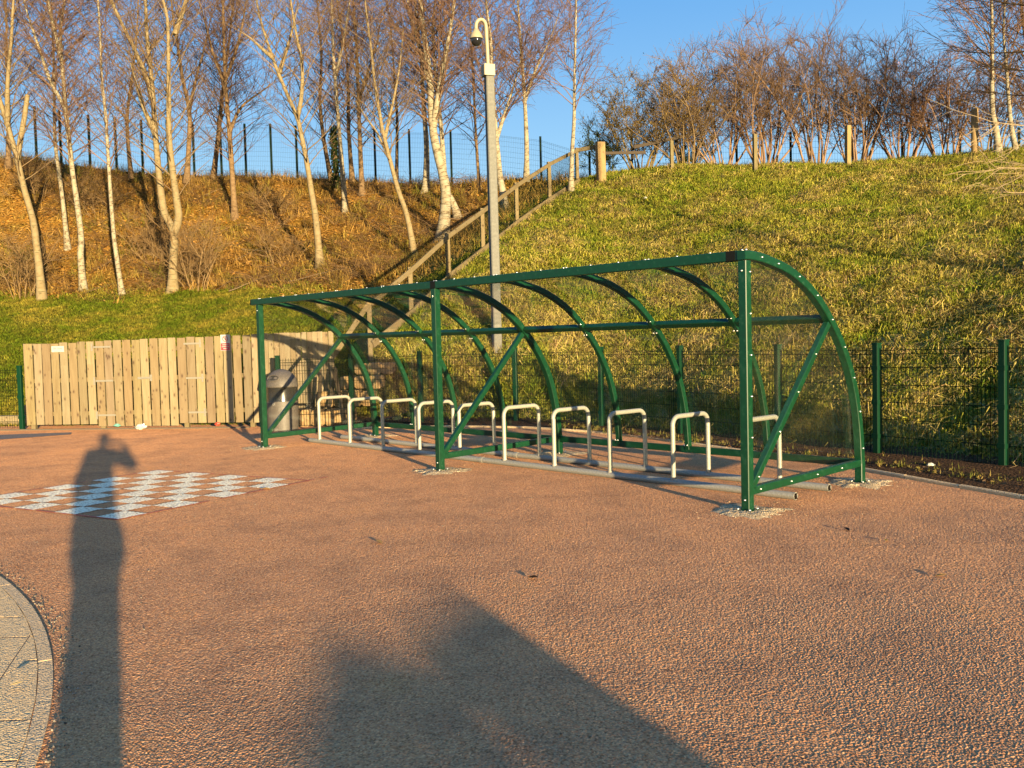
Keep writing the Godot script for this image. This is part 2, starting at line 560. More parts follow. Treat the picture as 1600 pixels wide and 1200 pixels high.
# foot of the fence beside the steps: x by depth
const STEPS := [Vector2(17.5, -2.85), Vector2(18.9, -2.8), Vector2(20, -2.08), Vector2(21.2, -1.35), Vector2(22.7, -0.61), Vector2(24.6, 0.23), Vector2(26.7, 1.18), Vector2(29, 2.13), Vector2(36, 5.0), Vector2(70, 16)]
const GX0 := -44.0
const GZ0 := -66.0
const GSTEP := 0.4
const GNX := 190
const GNZ := 168
var grid := PackedFloat32Array()
var rough: FastNoiseLite
var patchy: FastNoiseLite


func along(line: Array, x: float) -> float:
	for k in range(1, line.size()):
		if x <= line[k].x:
			var f: float = clampf((x - line[k - 1].x) / (line[k].x - line[k - 1].x), 0.0, 1.0)
			return lerpf(line[k - 1].y, line[k].y, f)
	return line[-1].y


func survey_grid() -> void:
	# thin plate spline through the surveyed heights
	var cnt := SURVEY.size() / 3
	var sz := cnt + 3
	var a := []
	for r in sz:
		var row := PackedFloat64Array()
		row.resize(sz + 1)
		a.append(row)
	for r in cnt:
		for s in cnt:
			var dx: float = SURVEY[r * 3] - SURVEY[s * 3]
			var dz: float = SURVEY[r * 3 + 1] - SURVEY[s * 3 + 1]
			var d2 := dx * dx + dz * dz
			a[r][s] = d2 * log(d2) if d2 > 1e-9 else 0.4
		a[r][cnt] = 1.0
		a[r][cnt + 1] = SURVEY[r * 3]
		a[r][cnt + 2] = SURVEY[r * 3 + 1]
		a[r][sz] = SURVEY[r * 3 + 2]
		for s in 3:
			a[cnt + s][r] = a[r][cnt + s]
	for p in sz:
		var best := p
		for r in range(p + 1, sz):
			if absf(a[r][p]) > absf(a[best][p]):
				best = r
		var tmp = a[p]
		a[p] = a[best]
		a[best] = tmp
		var pr: PackedFloat64Array = a[p]
		for r in range(p + 1, sz):
			var rr: PackedFloat64Array = a[r]
			var f := rr[p] / pr[p]
			if f != 0.0:
				for s in range(p, sz + 1):
					rr[s] -= f * pr[s]
				a[r] = rr
	var w := PackedFloat64Array()
	w.resize(sz)
	for p in range(sz - 1, -1, -1):
		var sum: float = a[p][sz]
		for s in range(p + 1, sz):
			sum -= a[p][s] * w[s]
		w[p] = sum / a[p][p]
	var cx := PackedFloat64Array()
	var cz := PackedFloat64Array()
	for r in cnt:
		cx.append(SURVEY[r * 3])
		cz.append(SURVEY[r * 3 + 1])
	rough = noise(0.22, 5, 4)
	patchy = noise(0.16, 6, 4)
	grid.resize(GNX * GNZ)
	for gz in GNZ:
		var z := GZ0 + gz * GSTEP
		for gx in GNX:
			var x := GX0 + gx * GSTEP
			var s := along(EDGE, x) - z
			var h := -0.05
			if s > 0.0:
				var sum := w[cnt] + w[cnt + 1] * x + w[cnt + 2] * z
				for r in cnt:
					var dx := x - cx[r]
					var dz := z - cz[r]
					var d2 := dx * dx + dz * dz
					if d2 > 1e-9:
						sum += w[r] * d2 * log(d2)
				var k := minf(1.0, s / 1.5)
				k = k * k * (3.0 - 2.0 * k)
				h = lerpf(-0.05, maxf(sum, 0.02), k) + k * (rough.get_noise_2d(x * 2.2, z * 2.2) * 0.10 + rough.get_noise_2d(x * 5.0 + 40.0, z * 5.0) * 0.07)
			grid[gz * GNX + gx] = h


func height(x: float, z: float) -> float:
	var fx := clampf((x - GX0) / GSTEP, 0.0, GNX - 1.001)
	var fz := clampf((z - GZ0) / GSTEP, 0.0, GNZ - 1.001)
	var ix := int(fx)
	var iz := int(fz)
	fx -= ix
	fz -= iz
	var k := iz * GNX + ix
	return lerpf(lerpf(grid[k], grid[k + 1], fx), lerpf(grid[k + GNX], grid[k + GNX + 1], fx), fz)


func slope_normal(x: float, z: float) -> Vector3:
	return Vector3(height(x - 0.3, z) - height(x + 0.3, z), 0.6, height(x, z - 0.3) - height(x, z + 0.3)).normalized()


# 0 on mown or rough grass, 1 under the birches where leaves lie
func leafy(x: float, z: float) -> float:
	var d := -z
	var sx := along(STEPS, d)
	var db := 28.4 if x < -8.0 else lerpf(28.4, 22.5, clampf((x + 8.0) / 7.0, 0.0, 1.0))
	var wob := patchy.get_noise_2d(x * 2.5, z * 2.5) * 1.3
	return clampf((sx - 0.4 - x) / 0.9, 0.0, 1.0) * clampf((d - db + wob) / 1.4, 0.0, 1.0)


func bank_colour(x: float, z: float) -> Color:
	var d := -z
	var l := leafy(x, z)
	var p := patchy.get_noise_2d(x * 3.0, z * 3.0) * 0.5 + 0.5
	var q := rough.get_noise_2d(x * 6.0, z * 6.0) * 0.5 + 0.5
	var green := Color(0.12, 0.145, 0.016).lerp(Color(0.22, 0.20, 0.026), q)
	var right := x > along(STEPS, d)
	var straw := Color(0.33, 0.245, 0.07)
	var grass := green.lerp(straw, clampf((p - 0.36) * 2.2, 0.0, 0.85) if right else clampf((p - 0.62) * 2.5, 0.0, 0.6))
	var litter := Color(0.35, 0.17, 0.033).lerp(Color(0.20, 0.135, 0.025), clampf((q - 0.45) * 2.5, 0.0, 1.0))
	litter = litter.lerp(Color(0.09, 0.095, 0.02), clampf((p - 0.55) * 3.0, 0.0, 0.7))
	var c := grass.lerp(litter, l)
	# dark brown blended in at the very foot, behind the mesh fence
	var s := along(EDGE, x) - z
	return c.lerp(Color(0.07, 0.042, 0.022), clampf((0.45 - s + (p - 0.5) * 0.9) / 0.4, 0.0, 1.0) * (1.0 if x > -4.5 else 0.0))


const STONE_TONES := [Color(0.289, 0.138, 0.064), Color(0.520, 0.251, 0.111), Color(0.583, 0.292, 0.134), Color(0.467, 0.213, 0.097), Color(0.628, 0.348, 0.163), Color(0.432, 0.233, 0.119), Color(0.547, 0.264, 0.115), Color(0.494, 0.272, 0.137)]


# a square bed of rounded stones as real relief, w wide, n steps, cells stones a side; it meets itself at the edges
func relief(w: float, n: int, cells: int, sd: int, tall: float, tones: Array) -> Geo:
	var g := Geo.new()
	var hs := PackedFloat32Array()
	hs.resize(n * n)
	var ids := PackedInt32Array()
	ids.resize(n * n)
	var per := float(cells) / n
	for y in n:
		var fy := y * per
		var cy := int(fy)
		for x in n:
			var fx := x * per
			var cx := int(fx)
			var b1 := 9.0
			var id := 0
			for oy in range(-1, 2):
				var wy := posmod(cy + oy, cells)
				for ox in range(-1, 2):
					var k := wy * cells + posmod(cx + ox, cells)
					var dx := cx + ox + hash2(k, sd) - fx
					var dy := cy + oy + hash2(k, sd + 7) - fy
					var d := dx * dx + dy * dy
					if d < b1:
						b1 = d
						id = k
			hs[y * n + x] = maxf(0.0, 1.0 - 1.5 * b1) * (0.3 + 0.7 * hash2(id, sd + 53)) * tall
			ids[y * n + x] = id
	var st := w / n
	for y in n + 1:
		for x in n + 1:
			var a := (y % n) * n + x % n
			var gx := (hs[(y % n) * n + (x + 1) % n] - hs[(y % n) * n + posmod(x - 1, n)]) / (2.0 * st)
			var gy := (hs[((y + 1) % n) * n + x % n] - hs[posmod(y - 1, n) * n + x % n]) / (2.0 * st)
			var tone: Color = tones[int(hash2(ids[a], sd + 31) * tones.size()) % tones.size()]
			g.vert(Vector3(x * st - w / 2, hs[a], y * st - w / 2), Vector3(-gx, 1.0, -gy).normalized(), Vector2(x, y) * st, tone * (0.8 + 0.4 * hash2(ids[a], sd + 77)))
	for y in n:
		for x in n:
			var a := y * (n + 1) + x
			g.i.append_array([a, a + 1, a + n + 1, a + 1, a + n + 2, a + n + 1])
	return g


func build_ground() -> void:
	var g := Geo.new()
	for gz in GNZ:
		for gx in GNX:
			var x := GX0 + gx * GSTEP
			var z := GZ0 + gz * GSTEP
			g.vert(Vector3(x, grid[gz * GNX + gx], z), slope_normal(x, z), Vector2(x, z) / 2.4, bank_colour(x, z))
	for gz in GNZ - 1:
		for gx in GNX - 1:
			var a := gz * GNX + gx
			g.i.append_array([a, a + 1, a + GNX, a + 1, a + GNX + 1, a + GNX])
	tag(put("grass_bank", g.mesh(), M.bank), "grass bank rising behind the playground to a crest with trees", "bank", "", "structure")

	g = Geo.new()
	g.face([Vector3(-600, -0.12, -600), Vector3(600, -0.12, -600), Vector3(600, -0.12, 600), Vector3(-600, -0.12, 600)], Vector3.UP, [Vector2(0, 0), Vector2(400, 0), Vector2(400, 400), Vector2(0, 400)], Color(0.10, 0.11, 0.03))
	tag(put("ground", g.mesh(), M.bank), "flat ground all round the playground", "ground", "", "structure")

	# playground tarmac: one sheet of red-brown stone, gently uneven
	var arr := []
	arr.resize(Mesh.ARRAY_MAX)
	var v := PackedVector3Array()
	var n := PackedVector3Array()
	var uv := PackedVector2Array()
	var uv2 := PackedVector2Array()
	var tan := PackedFloat32Array()
	var idx := PackedInt32Array()
	var nx := 61
	var nz := 53
	for b in nz:
		for a in nx:
			var x := -28.0 + a * 0.75
			var z := -19.4 + b * 0.75
			v.append(Vector3(x, 0, z))
			n.append(Vector3.UP)
			var turn := Vector2(x, z).rotated(0.3)
			uv.append(turn / 1.65)
			uv2.append(Vector2(x, z).rotated(-0.6) / 7.0)
			tan.append_array([cos(0.3), 0.0, -sin(0.3), 1.0])
	for b in nz - 1:
		for a in nx - 1:
			var k := b * nx + a
			idx.append_array([k, k + 1, k + nx, k + 1, k + nx + 1, k + nx])
	arr[Mesh.ARRAY_VERTEX] = v
	arr[Mesh.ARRAY_NORMAL] = n
	arr[Mesh.ARRAY_TANGENT] = tan
	arr[Mesh.ARRAY_TEX_UV] = uv
	arr[Mesh.ARRAY_TEX_UV2] = uv2
	arr[Mesh.ARRAY_INDEX] = idx
	var am := ArrayMesh.new()
	am.add_surface_from_arrays(Mesh.PRIMITIVE_TRIANGLES, arr)
	var yard := put("playground", am, M.tarmac)
	tag(yard, "red-brown tarmac of the playground", "tarmac", "", "structure")
	# the stones that stand out of it, laid in square beds turned every way
	for w in 2:
		var bed := relief(1.2, 330, 166, 400 + w, 0.0047, STONE_TONES)
		var spots := []
		for b in 19:
			for a in 20:
				if (a * 7 + b * 3 + (a * b) % 5) % 2 != w:
					continue
				var x := -15.0 + a * 1.2
				var z := -19.2 + b * 1.2
				if x < -0.62 * -z - 2.6 or x > 0.62 * -z + 2.6 or along(EDGE, x) - z > 1.3 or Vector2(x + 10.19, z + 0.434).length() < 7.9:
					continue
				spots.append(Transform3D(Basis(Vector3.UP, (rng.randi() % 4) * PI / 2), Vector3(x, 0.001, z)))
		var mm := MultiMesh.new()
		mm.transform_format = MultiMesh.TRANSFORM_3D
		mm.mesh = bed.mesh()
		mm.instance_count = spots.size()
		for k in spots.size():
			mm.set_instance_transform(k, spots[k])
		var o := MultiMeshInstance3D.new()
		o.name = "stone_chips" if w == 0 else "stone_chips_001"
		o.multimesh = mm
		o.material_override = M.chips
		yard.add_child(o, true)
		o.set_meta("kind", "stuff")

	# an older grey repair in the tarmac by the bin store
	g = Geo.new()
	g.face([Vector3(-13.5, 0.0095, -16.95), Vector3(-8.2, 0.0095, -17.6), Vector3(-8.0, 0.0095, -17.15), Vector3(-8.9, 0.0095, -16.5), Vector3(-13.0, 0.0095, -15.8)], Vector3.UP, [Vector2(0, 0), Vector2(9, 0), Vector2(9, 1), Vector2(8, 2), Vector2(0, 2)])
	tag(put("tarmac_patch", g.mesh(), M.patch), "dark grey repair patch in the tarmac left of the bin store", "patch", "", "structure")

	# strip of soil between the edging and the mesh fence
	var inner := [Vector2(5.4, -6.0), Vector2(4.75, -7.4), Vector2(4.46, -8.28), Vector2(3.98, -9.6), Vector2(3.6, -10.7), Vector2(3.2, -11.6), Vector2(2.8, -12.4), Vector2(2.0, -14.0), Vector2(1.2, -15.2), Vector2(0.2, -16.2), Vector2(-1.2, -16.78), Vector2(-2.4, -16.95), Vector2(-3.4, -17.0)]
	var outer := [Vector2(6.9, -5.5), Vector2(6.4, -7.5), Vector2(5.9, -8.8), Vector2(5.2, -10.2), Vector2(4.7, -11.3), Vector2(4.3, -12.2), Vector2(3.8, -13.0), Vector2(2.9, -14.8), Vector2(2.1, -16.2), Vector2(0.9, -17.3), Vector2(-0.8, -18.0), Vector2(-2.2, -18.1), Vector2(-3.6, -18.2)]
	g = Geo.new()
	var sub := 6
	var rows := 8
	var wid := 0
	for k in inner.size() - 1:
		for s in sub:
			var f := float(s) / sub
			var pa: Vector2 = inner[k].lerp(inner[k + 1], f)
			var pb: Vector2 = outer[k].lerp(outer[k + 1], f)
			for r in rows:
				var p := pa.lerp(pb, float(r) / (rows - 1))
				var y := 0.012 + 0.02 * (rough.get_noise_2d(p.x * 9.0, p.y * 9.0) + 0.6) * (0.0 if r == 0 else 1.0) + 0.015 * r
				g.vert(Vector3(p.x, y, p.y), Vector3.UP, p / 1.3)
			wid += 1
	for k in wid - 1:
		for r in rows - 1:
			var a := k * rows + r
			g.i.append_array([a, a + rows, a + 1, a + 1, a + rows, a + rows + 1])
	tag(put("soil_verge", g.mesh(), M.soil), "strip of bare dark soil along the foot of the mesh fence", "soil", "", "structure")

	var kerb := Node3D.new()
	kerb.name = "edging_kerb"
	add_child(kerb, true)
	tag(kerb, "low concrete edging between tarmac and soil strip behind the shelter", "kerb", "", "structure")
	for k in inner.size() - 1:
		var a := Vector3(inner[k].x, -0.008, inner[k].y)
		var b := Vector3(inner[k + 1].x, -0.008, inner[k + 1].y)
		var cnt := maxi(1, roundi(a.distance_to(b) / 0.9))
		for s in cnt:
			var d := (b - a).normalized() * 0.006
			var e := Geo.new()
			e.bar(a.lerp(b, float(s) / cnt) + d + Vector3(0, rng.randf_range(-0.006, 0.006), 0), a.lerp(b, float(s + 1) / cnt) - d, 0.05, 0.09, Vector3.UP, 0.01)
			put("kerbstone", e.mesh(), M.concrete, kerb)
	var edge := Node3D.new()
	edge.name = "fence_edging"
	add_child(edge, true)
	tag(edge, "narrow concrete edging along the foot of the timber bin store", "kerb", "", "structure")
	for s in 9:
		var a := Vector3(-12.0, -0.012, -18.75).lerp(Vector3(-4.9, -0.012, -17.65), s / 9.0)
		var b := Vector3(-12.0, -0.012, -18.75).lerp(Vector3(-4.9, -0.012, -17.65), (s + 0.985) / 9.0)
		var e := Geo.new()
		e.bar(a, b, 0.07, 0.08, Vector3.UP, 0.012)
		put("kerbstone", e.mesh(), M.old_edging, edge)

	build_paving()


# the round paved area at the near left: rows of flags cut to a ring of kerbstones
func build_paving() -> void:
	var pave := Node3D.new()
	pave.name = "paving"
	add_child(pave, true)
	tag(pave, "round paved area of buff flagstones inside a curved kerb at the near left", "paving", "", "structure")
	var c := Vector2(-10.19, -0.434)
	var circ := PackedVector2Array()
	for k in 120:
		circ.append(c + Vector2(cos(TAU * k / 120), sin(TAU * k / 120)) * 8.866)
	var left := PackedVector2Array([Vector2(-20, -20), Vector2(-4.0 - 2.8, -20), Vector2(-2.572, -4.97), Vector2(-2.365, -4.27), Vector2(2.0, 10.5), Vector2(-20, 10.5)])
	var cut := PackedVector2Array([Vector2(-2.579, -4.972), Vector2(-2.367, -4.268), Vector2(-1.0, 0.4), Vector2(-1.006, 0.4), Vector2(-2.373, -4.266), Vector2(-2.585, -4.970)])
	# dark sand in the joints
	var sand := Geo.new()
	for k in 120:
		sand.face([Vector3(c.x, 0.0119, c.y), Vector3(circ[k].x, 0.0119, circ[k].y), Vector3(circ[(k + 1) % 120].x, 0.0119, circ[(k + 1) % 120].y)], Vector3.UP)
	put("joint_sand", sand.mesh(), M.old_edging, pave)
	for r in 16:
		var z1 := -7.18 + r * 0.378
		for s in 6:
			var x0 := -5.0 + s * 0.75 + (0.37 if r % 2 else 0.0)
			var poly := PackedVector2Array([Vector2(x0 + 0.002, z1 + 0.002), Vector2(x0 + 0.748, z1 - 0.018), Vector2(x0 + 0.748, z1 + 0.354), Vector2(x0 + 0.002, z1 + 0.374)])
			for piece in Geometry2D.intersect_polygons(poly, circ):
				for bit in Geometry2D.clip_polygons(piece, cut):
					flag(pave, bit, rng.randf_range(0.0125, 0.0135))
	var cnt := 92
	for k in cnt:
		var a0 := TAU * k / cnt + 0.0003
		var a1 := TAU * (k + 1) / cnt - 0.0003
		var mid := c + Vector2(cos((a0 + a1) / 2), sin((a0 + a1) / 2)) * 8.9
		if mid.x < -5.5 or mid.y > 1.0:
			continue
		var poly := PackedVector2Array()
		for s in 5:
			var an := lerpf(a0, a1, s / 4.0)
			poly.append(c + Vector2(cos(an), sin(an)) * 8.93)
		for s in 5:
			var an := lerpf(a1, a0, s / 4.0)
			poly.append(c + Vector2(cos(an), sin(an)) * 8.868)
		flag(pave, poly, rng.randf_range(0.0125, 0.0140), "kerbstone", M.concrete)


func flag(parent: Node, poly: PackedVector2Array, top: float, called := "flagstone", material: Material = null) -> void:
	if poly.size() < 3:
		return
	var g := Geo.new()
	var o := Vector2(rng.randf() * 3.0, rng.randf() * 3.0)
	var mid := Vector2.ZERO
	for p in poly:
		mid += p / poly.size()
	var b := 0.0012
	var tops := []
	for p in poly:
		tops.append(p.move_toward(mid, b))
	var tri := Geometry2D.triangulate_polygon(poly)
	for k in range(0, tri.size(), 3):
		var f := []
		var u := []
		for s in 3:
			var p: Vector2 = tops[tri[k + s]]
			f.append(Vector3(p.x, top, p.y))
			u.append(p / 0.9 + o)
		g.face(f, Vector3.UP, u)
	for k in poly.size():
		var p := poly[k]
		var q := poly[(k + 1) % poly.size()]
		var pt: Vector2 = tops[k]
		var qt: Vector2 = tops[(k + 1) % poly.size()]
		var e := (q - p)
		var out := Vector3(e.y, 0, -e.x).normalized()
		if out.dot(Vector3(p.x - mid.x, 0, p.y - mid.y)) < 0.0:
			out = -out
		g.face([Vector3(pt.x, top, pt.y), Vector3(qt.x, top, qt.y), Vector3(q.x, top - b, q.y), Vector3(p.x, top - b, p.y)], (out + Vector3.UP).normalized(), [pt + o, qt + o, q + o, p + o])
		g.face([Vector3(p.x, top - b, p.y), Vector3(q.x, top - b, q.y), Vector3(q.x, -0.02, q.y), Vector3(p.x, -0.02, p.y)], out)
	put(called, g.mesh(), material if material else M.slab, parent)


# the painted chessboard: light squares and a thin red outline, straight on the tarmac
func build_chessboard() -> void:
	var t := thing("chessboard_marking", "giant chessboard painted on the tarmac in worn white squares with a thin red outline", "ground marking", Vector3(-3.515, 0, -8.36))
	var a := -1.0476
	var u := Vector3(cos(a), 0, sin(a))
	var w := Vector3(sin(a), 0, -cos(a))
	var s := 0.3074
	for p in 8:
		for q in 8:
			if (p + q) % 2:
				continue
			# paint follows the stones it lies on; its edge wanders a little
			var n := 40
			var bed := relief(s, n, 28, 700 + p * 8 + q, 0.0058, [Color.WHITE])
			var g := Geo.new()
			for y in n + 1:
				for x in n + 1:
					var k := y * (n + 1) + x
					var fx := x / float(n) + (rng.randf_range(-0.015, 0.015) if x == 0 or x == n else 0.0)
					var fz := y / float(n) + (rng.randf_range(-0.015, 0.015) if y == 0 or y == n else 0.0)
					var nn := bed.n[k]
					g.vert(u * (p + fx) * s + w * (q + fz) * s + Vector3(0, 0.0078 + bed.v[k].y, 0), u * nn.x + Vector3.UP * nn.y + w * nn.z, Vector2(p + fx, q + fz) * 0.42 + Vector2(p * 0.13, q * 0.21))
			for y in n:
				for x in n:
					var k := y * (n + 1) + x
					var f1 := (g.v[k + 1] - g.v[k]).cross(g.v[k + n + 1] - g.v[k])
					if f1.y > 0.0:
						g.i.append_array([k, k + n + 1, k + 1, k + 1, k + n + 1, k + n + 2])
					else:
						g.i.append_array([k, k + 1, k + n + 1, k + 1, k + n + 2, k + n + 1])
			put("white_square", g.mesh(), M.white_paint, t)
	for e in [[Vector2(-0.03, -0.03), Vector2(9.0, -0.03)], [Vector2(-0.03, -0.03), Vector2(-0.03, 8.03)], [Vector2(-0.03, 8.03), Vector2(8.03, 8.03)], [Vector2(8.03, -0.03), Vector2(8.03, 8.03)]]:
		var g := Geo.new()
		var pa: Vector2 = e[0]
		var pb: Vector2 = e[1]
		var side: Vector2 = (pb - pa).normalized().orthogonal()
		var n := 40
		for k in n:
			if rng.randf() < 0.12:
				continue
			var c := []
			for m in [[k, -1], [k, 1], [k + 1, 1], [k + 1, -1]]:
				var x: Vector2 = pa.lerp(pb, float(m[0]) / n) + side * m[1] * rng.randf_range(0.03, 0.05)
				c.append(u * x.x * s + w * x.y * s + Vector3(0, 0.0104, 0))
			g.face(c, Vector3.UP)
		put("red_line", g.mesh(), M.red_paint, t)


# ---------- the cycle shelter ----------

const SHELTER_AT := Vector3(1.981, 0, -8.035)
const SHELTER_TURN := 2.32362
const SHELTER_LONG := 8.32
# centre line of a hoop: distance behind the front posts, height
const HOOP := [Vector2(-0.04, 2.17), Vector2(0.1, 2.17), Vector2(0.336, 2.14), Vector2(0.72, 2.05), Vector2(1.108, 1.865), Vector2(1.41, 1.62), Vector2(1.657, 1.335), Vector2(1.847, 0.995), Vector2(1.955, 0.61), Vector2(1.995, 0.25), Vector2(2.0, 0.2)]


func hoop_line(n: int) -> Array:
	var curve := Curve2D.new()
	for k in HOOP.size():
		var tg: Vector2 = (HOOP[mini(k + 1, HOOP.size() - 1)] - HOOP[maxi(k - 1, 0)]) / 6.0
		curve.add_point(HOOP[k], -tg, tg)
	var len := curve.get_baked_length()
	var out := []
	for k in n + 1:
		out.append(curve.sample_baked(len * k / n, true))
	return out


# a square-section bar bent along the hoop line, lying in the plane x = at
func hoop_bar(at: float, wide: float, deep: float, line: Array) -> Geo:
	var g := Geo.new()
	var b := 0.006
	var pr := [Vector2(wide / 2 - b, deep / 2), Vector2(wide / 2, deep / 2 - b), Vector2(wide / 2, -deep / 2 + b), Vector2(wide / 2 - b, -deep / 2), Vector2(-wide / 2 + b, -deep / 2), Vector2(-wide / 2, -deep / 2 + b), Vector2(-wide / 2, deep / 2 - b), Vector2(-wide / 2 + b, deep / 2)]
	var run := 0.0
	for k in pr.size():
		var p: Vector2 = pr[k]
		var q: Vector2 = pr[(k + 1) % pr.size()]
		var e := (q - p)
		var nn := Vector2(e.y, -e.x).normalized()
		if nn.dot(p + q) < 0.0:
			nn = -nn
		var base := g.v.size()
		run = 0.0
		for s in line.size():
			var a: Vector2 = line[maxi(s - 1, 0)]
			var c: Vector2 = line[mini(s + 1, line.size() - 1)]
			var tg := (c - a).normalized()
			var out := Vector2(-tg.y, tg.x)
			if s > 0:
				run += line[s].distance_to(line[s - 1])
			var m: Vector2 = line[s]
			for pt in [p, q]:
				var w: Vector2 = m + out * pt.y
				g.vert(Vector3(at + pt.x, w.y, w.x), Vector3(nn.x, out.y * nn.y, out.x * nn.y), Vector2(k * 0.1 + (0.05 if pt == q else 0.0), run))
		for s in line.size() - 1:
			var a := base + s * 2
			var f1: Vector3 = (g.v[a + 1] - g.v[a]).cross(g.v[a + 2] - g.v[a])
			if f1.dot(g.n[a]) > 0.0:
				g.i.append_array([a, a + 2, a + 1, a + 1, a + 2, a + 3])
			else:
				g.i.append_array([a, a + 1, a + 2, a + 1, a + 3, a + 2])
	return g


func hoop_sheet(x0: float, x1: float, line: Array, lift: float, thick: float) -> Geo:
	var g := Geo.new()
	for side in 2:
		var base := g.v.size()
		for s in line.size():
			var tg: Vector2 = (line[mini(s + 1, line.size() - 1)] - line[maxi(s - 1, 0)]).normalized()
			var out := Vector2(-tg.y, tg.x)
			var w: Vector2 = line[s] + out * (lift + (thick if side == 0 else 0.0))
			var nn := Vector3(0, out.y, out.x) * (1.0 if side == 0 else -1.0)
			g.vert(Vector3(x0, w.y, w.x), nn)
			g.vert(Vector3(x1, w.y, w.x), nn)
		for s in line.size() - 1:
			var a := base + s * 2
			var f1: Vector3 = (g.v[a + 1] - g.v[a]).cross(g.v[a + 2] - g.v[a])
			if f1.dot(g.n[a]) > 0.0:
				g.i.append_array([a, a + 2, a + 1, a + 1, a + 2, a + 3])
			else:
				g.i.append_array([a, a + 1, a + 2, a + 1, a + 3, a + 2])
	return g


func one(called: String, parent: Node, material: Material, a: Vector3, b: Vector3, w: float, h: float, up := Vector3.UP, bev := 0.006) -> MeshInstance3D:
	var g := Geo.new()
	g.bar(a, b, w, h, up, bev)
	return put(called, g.mesh(), material, parent)


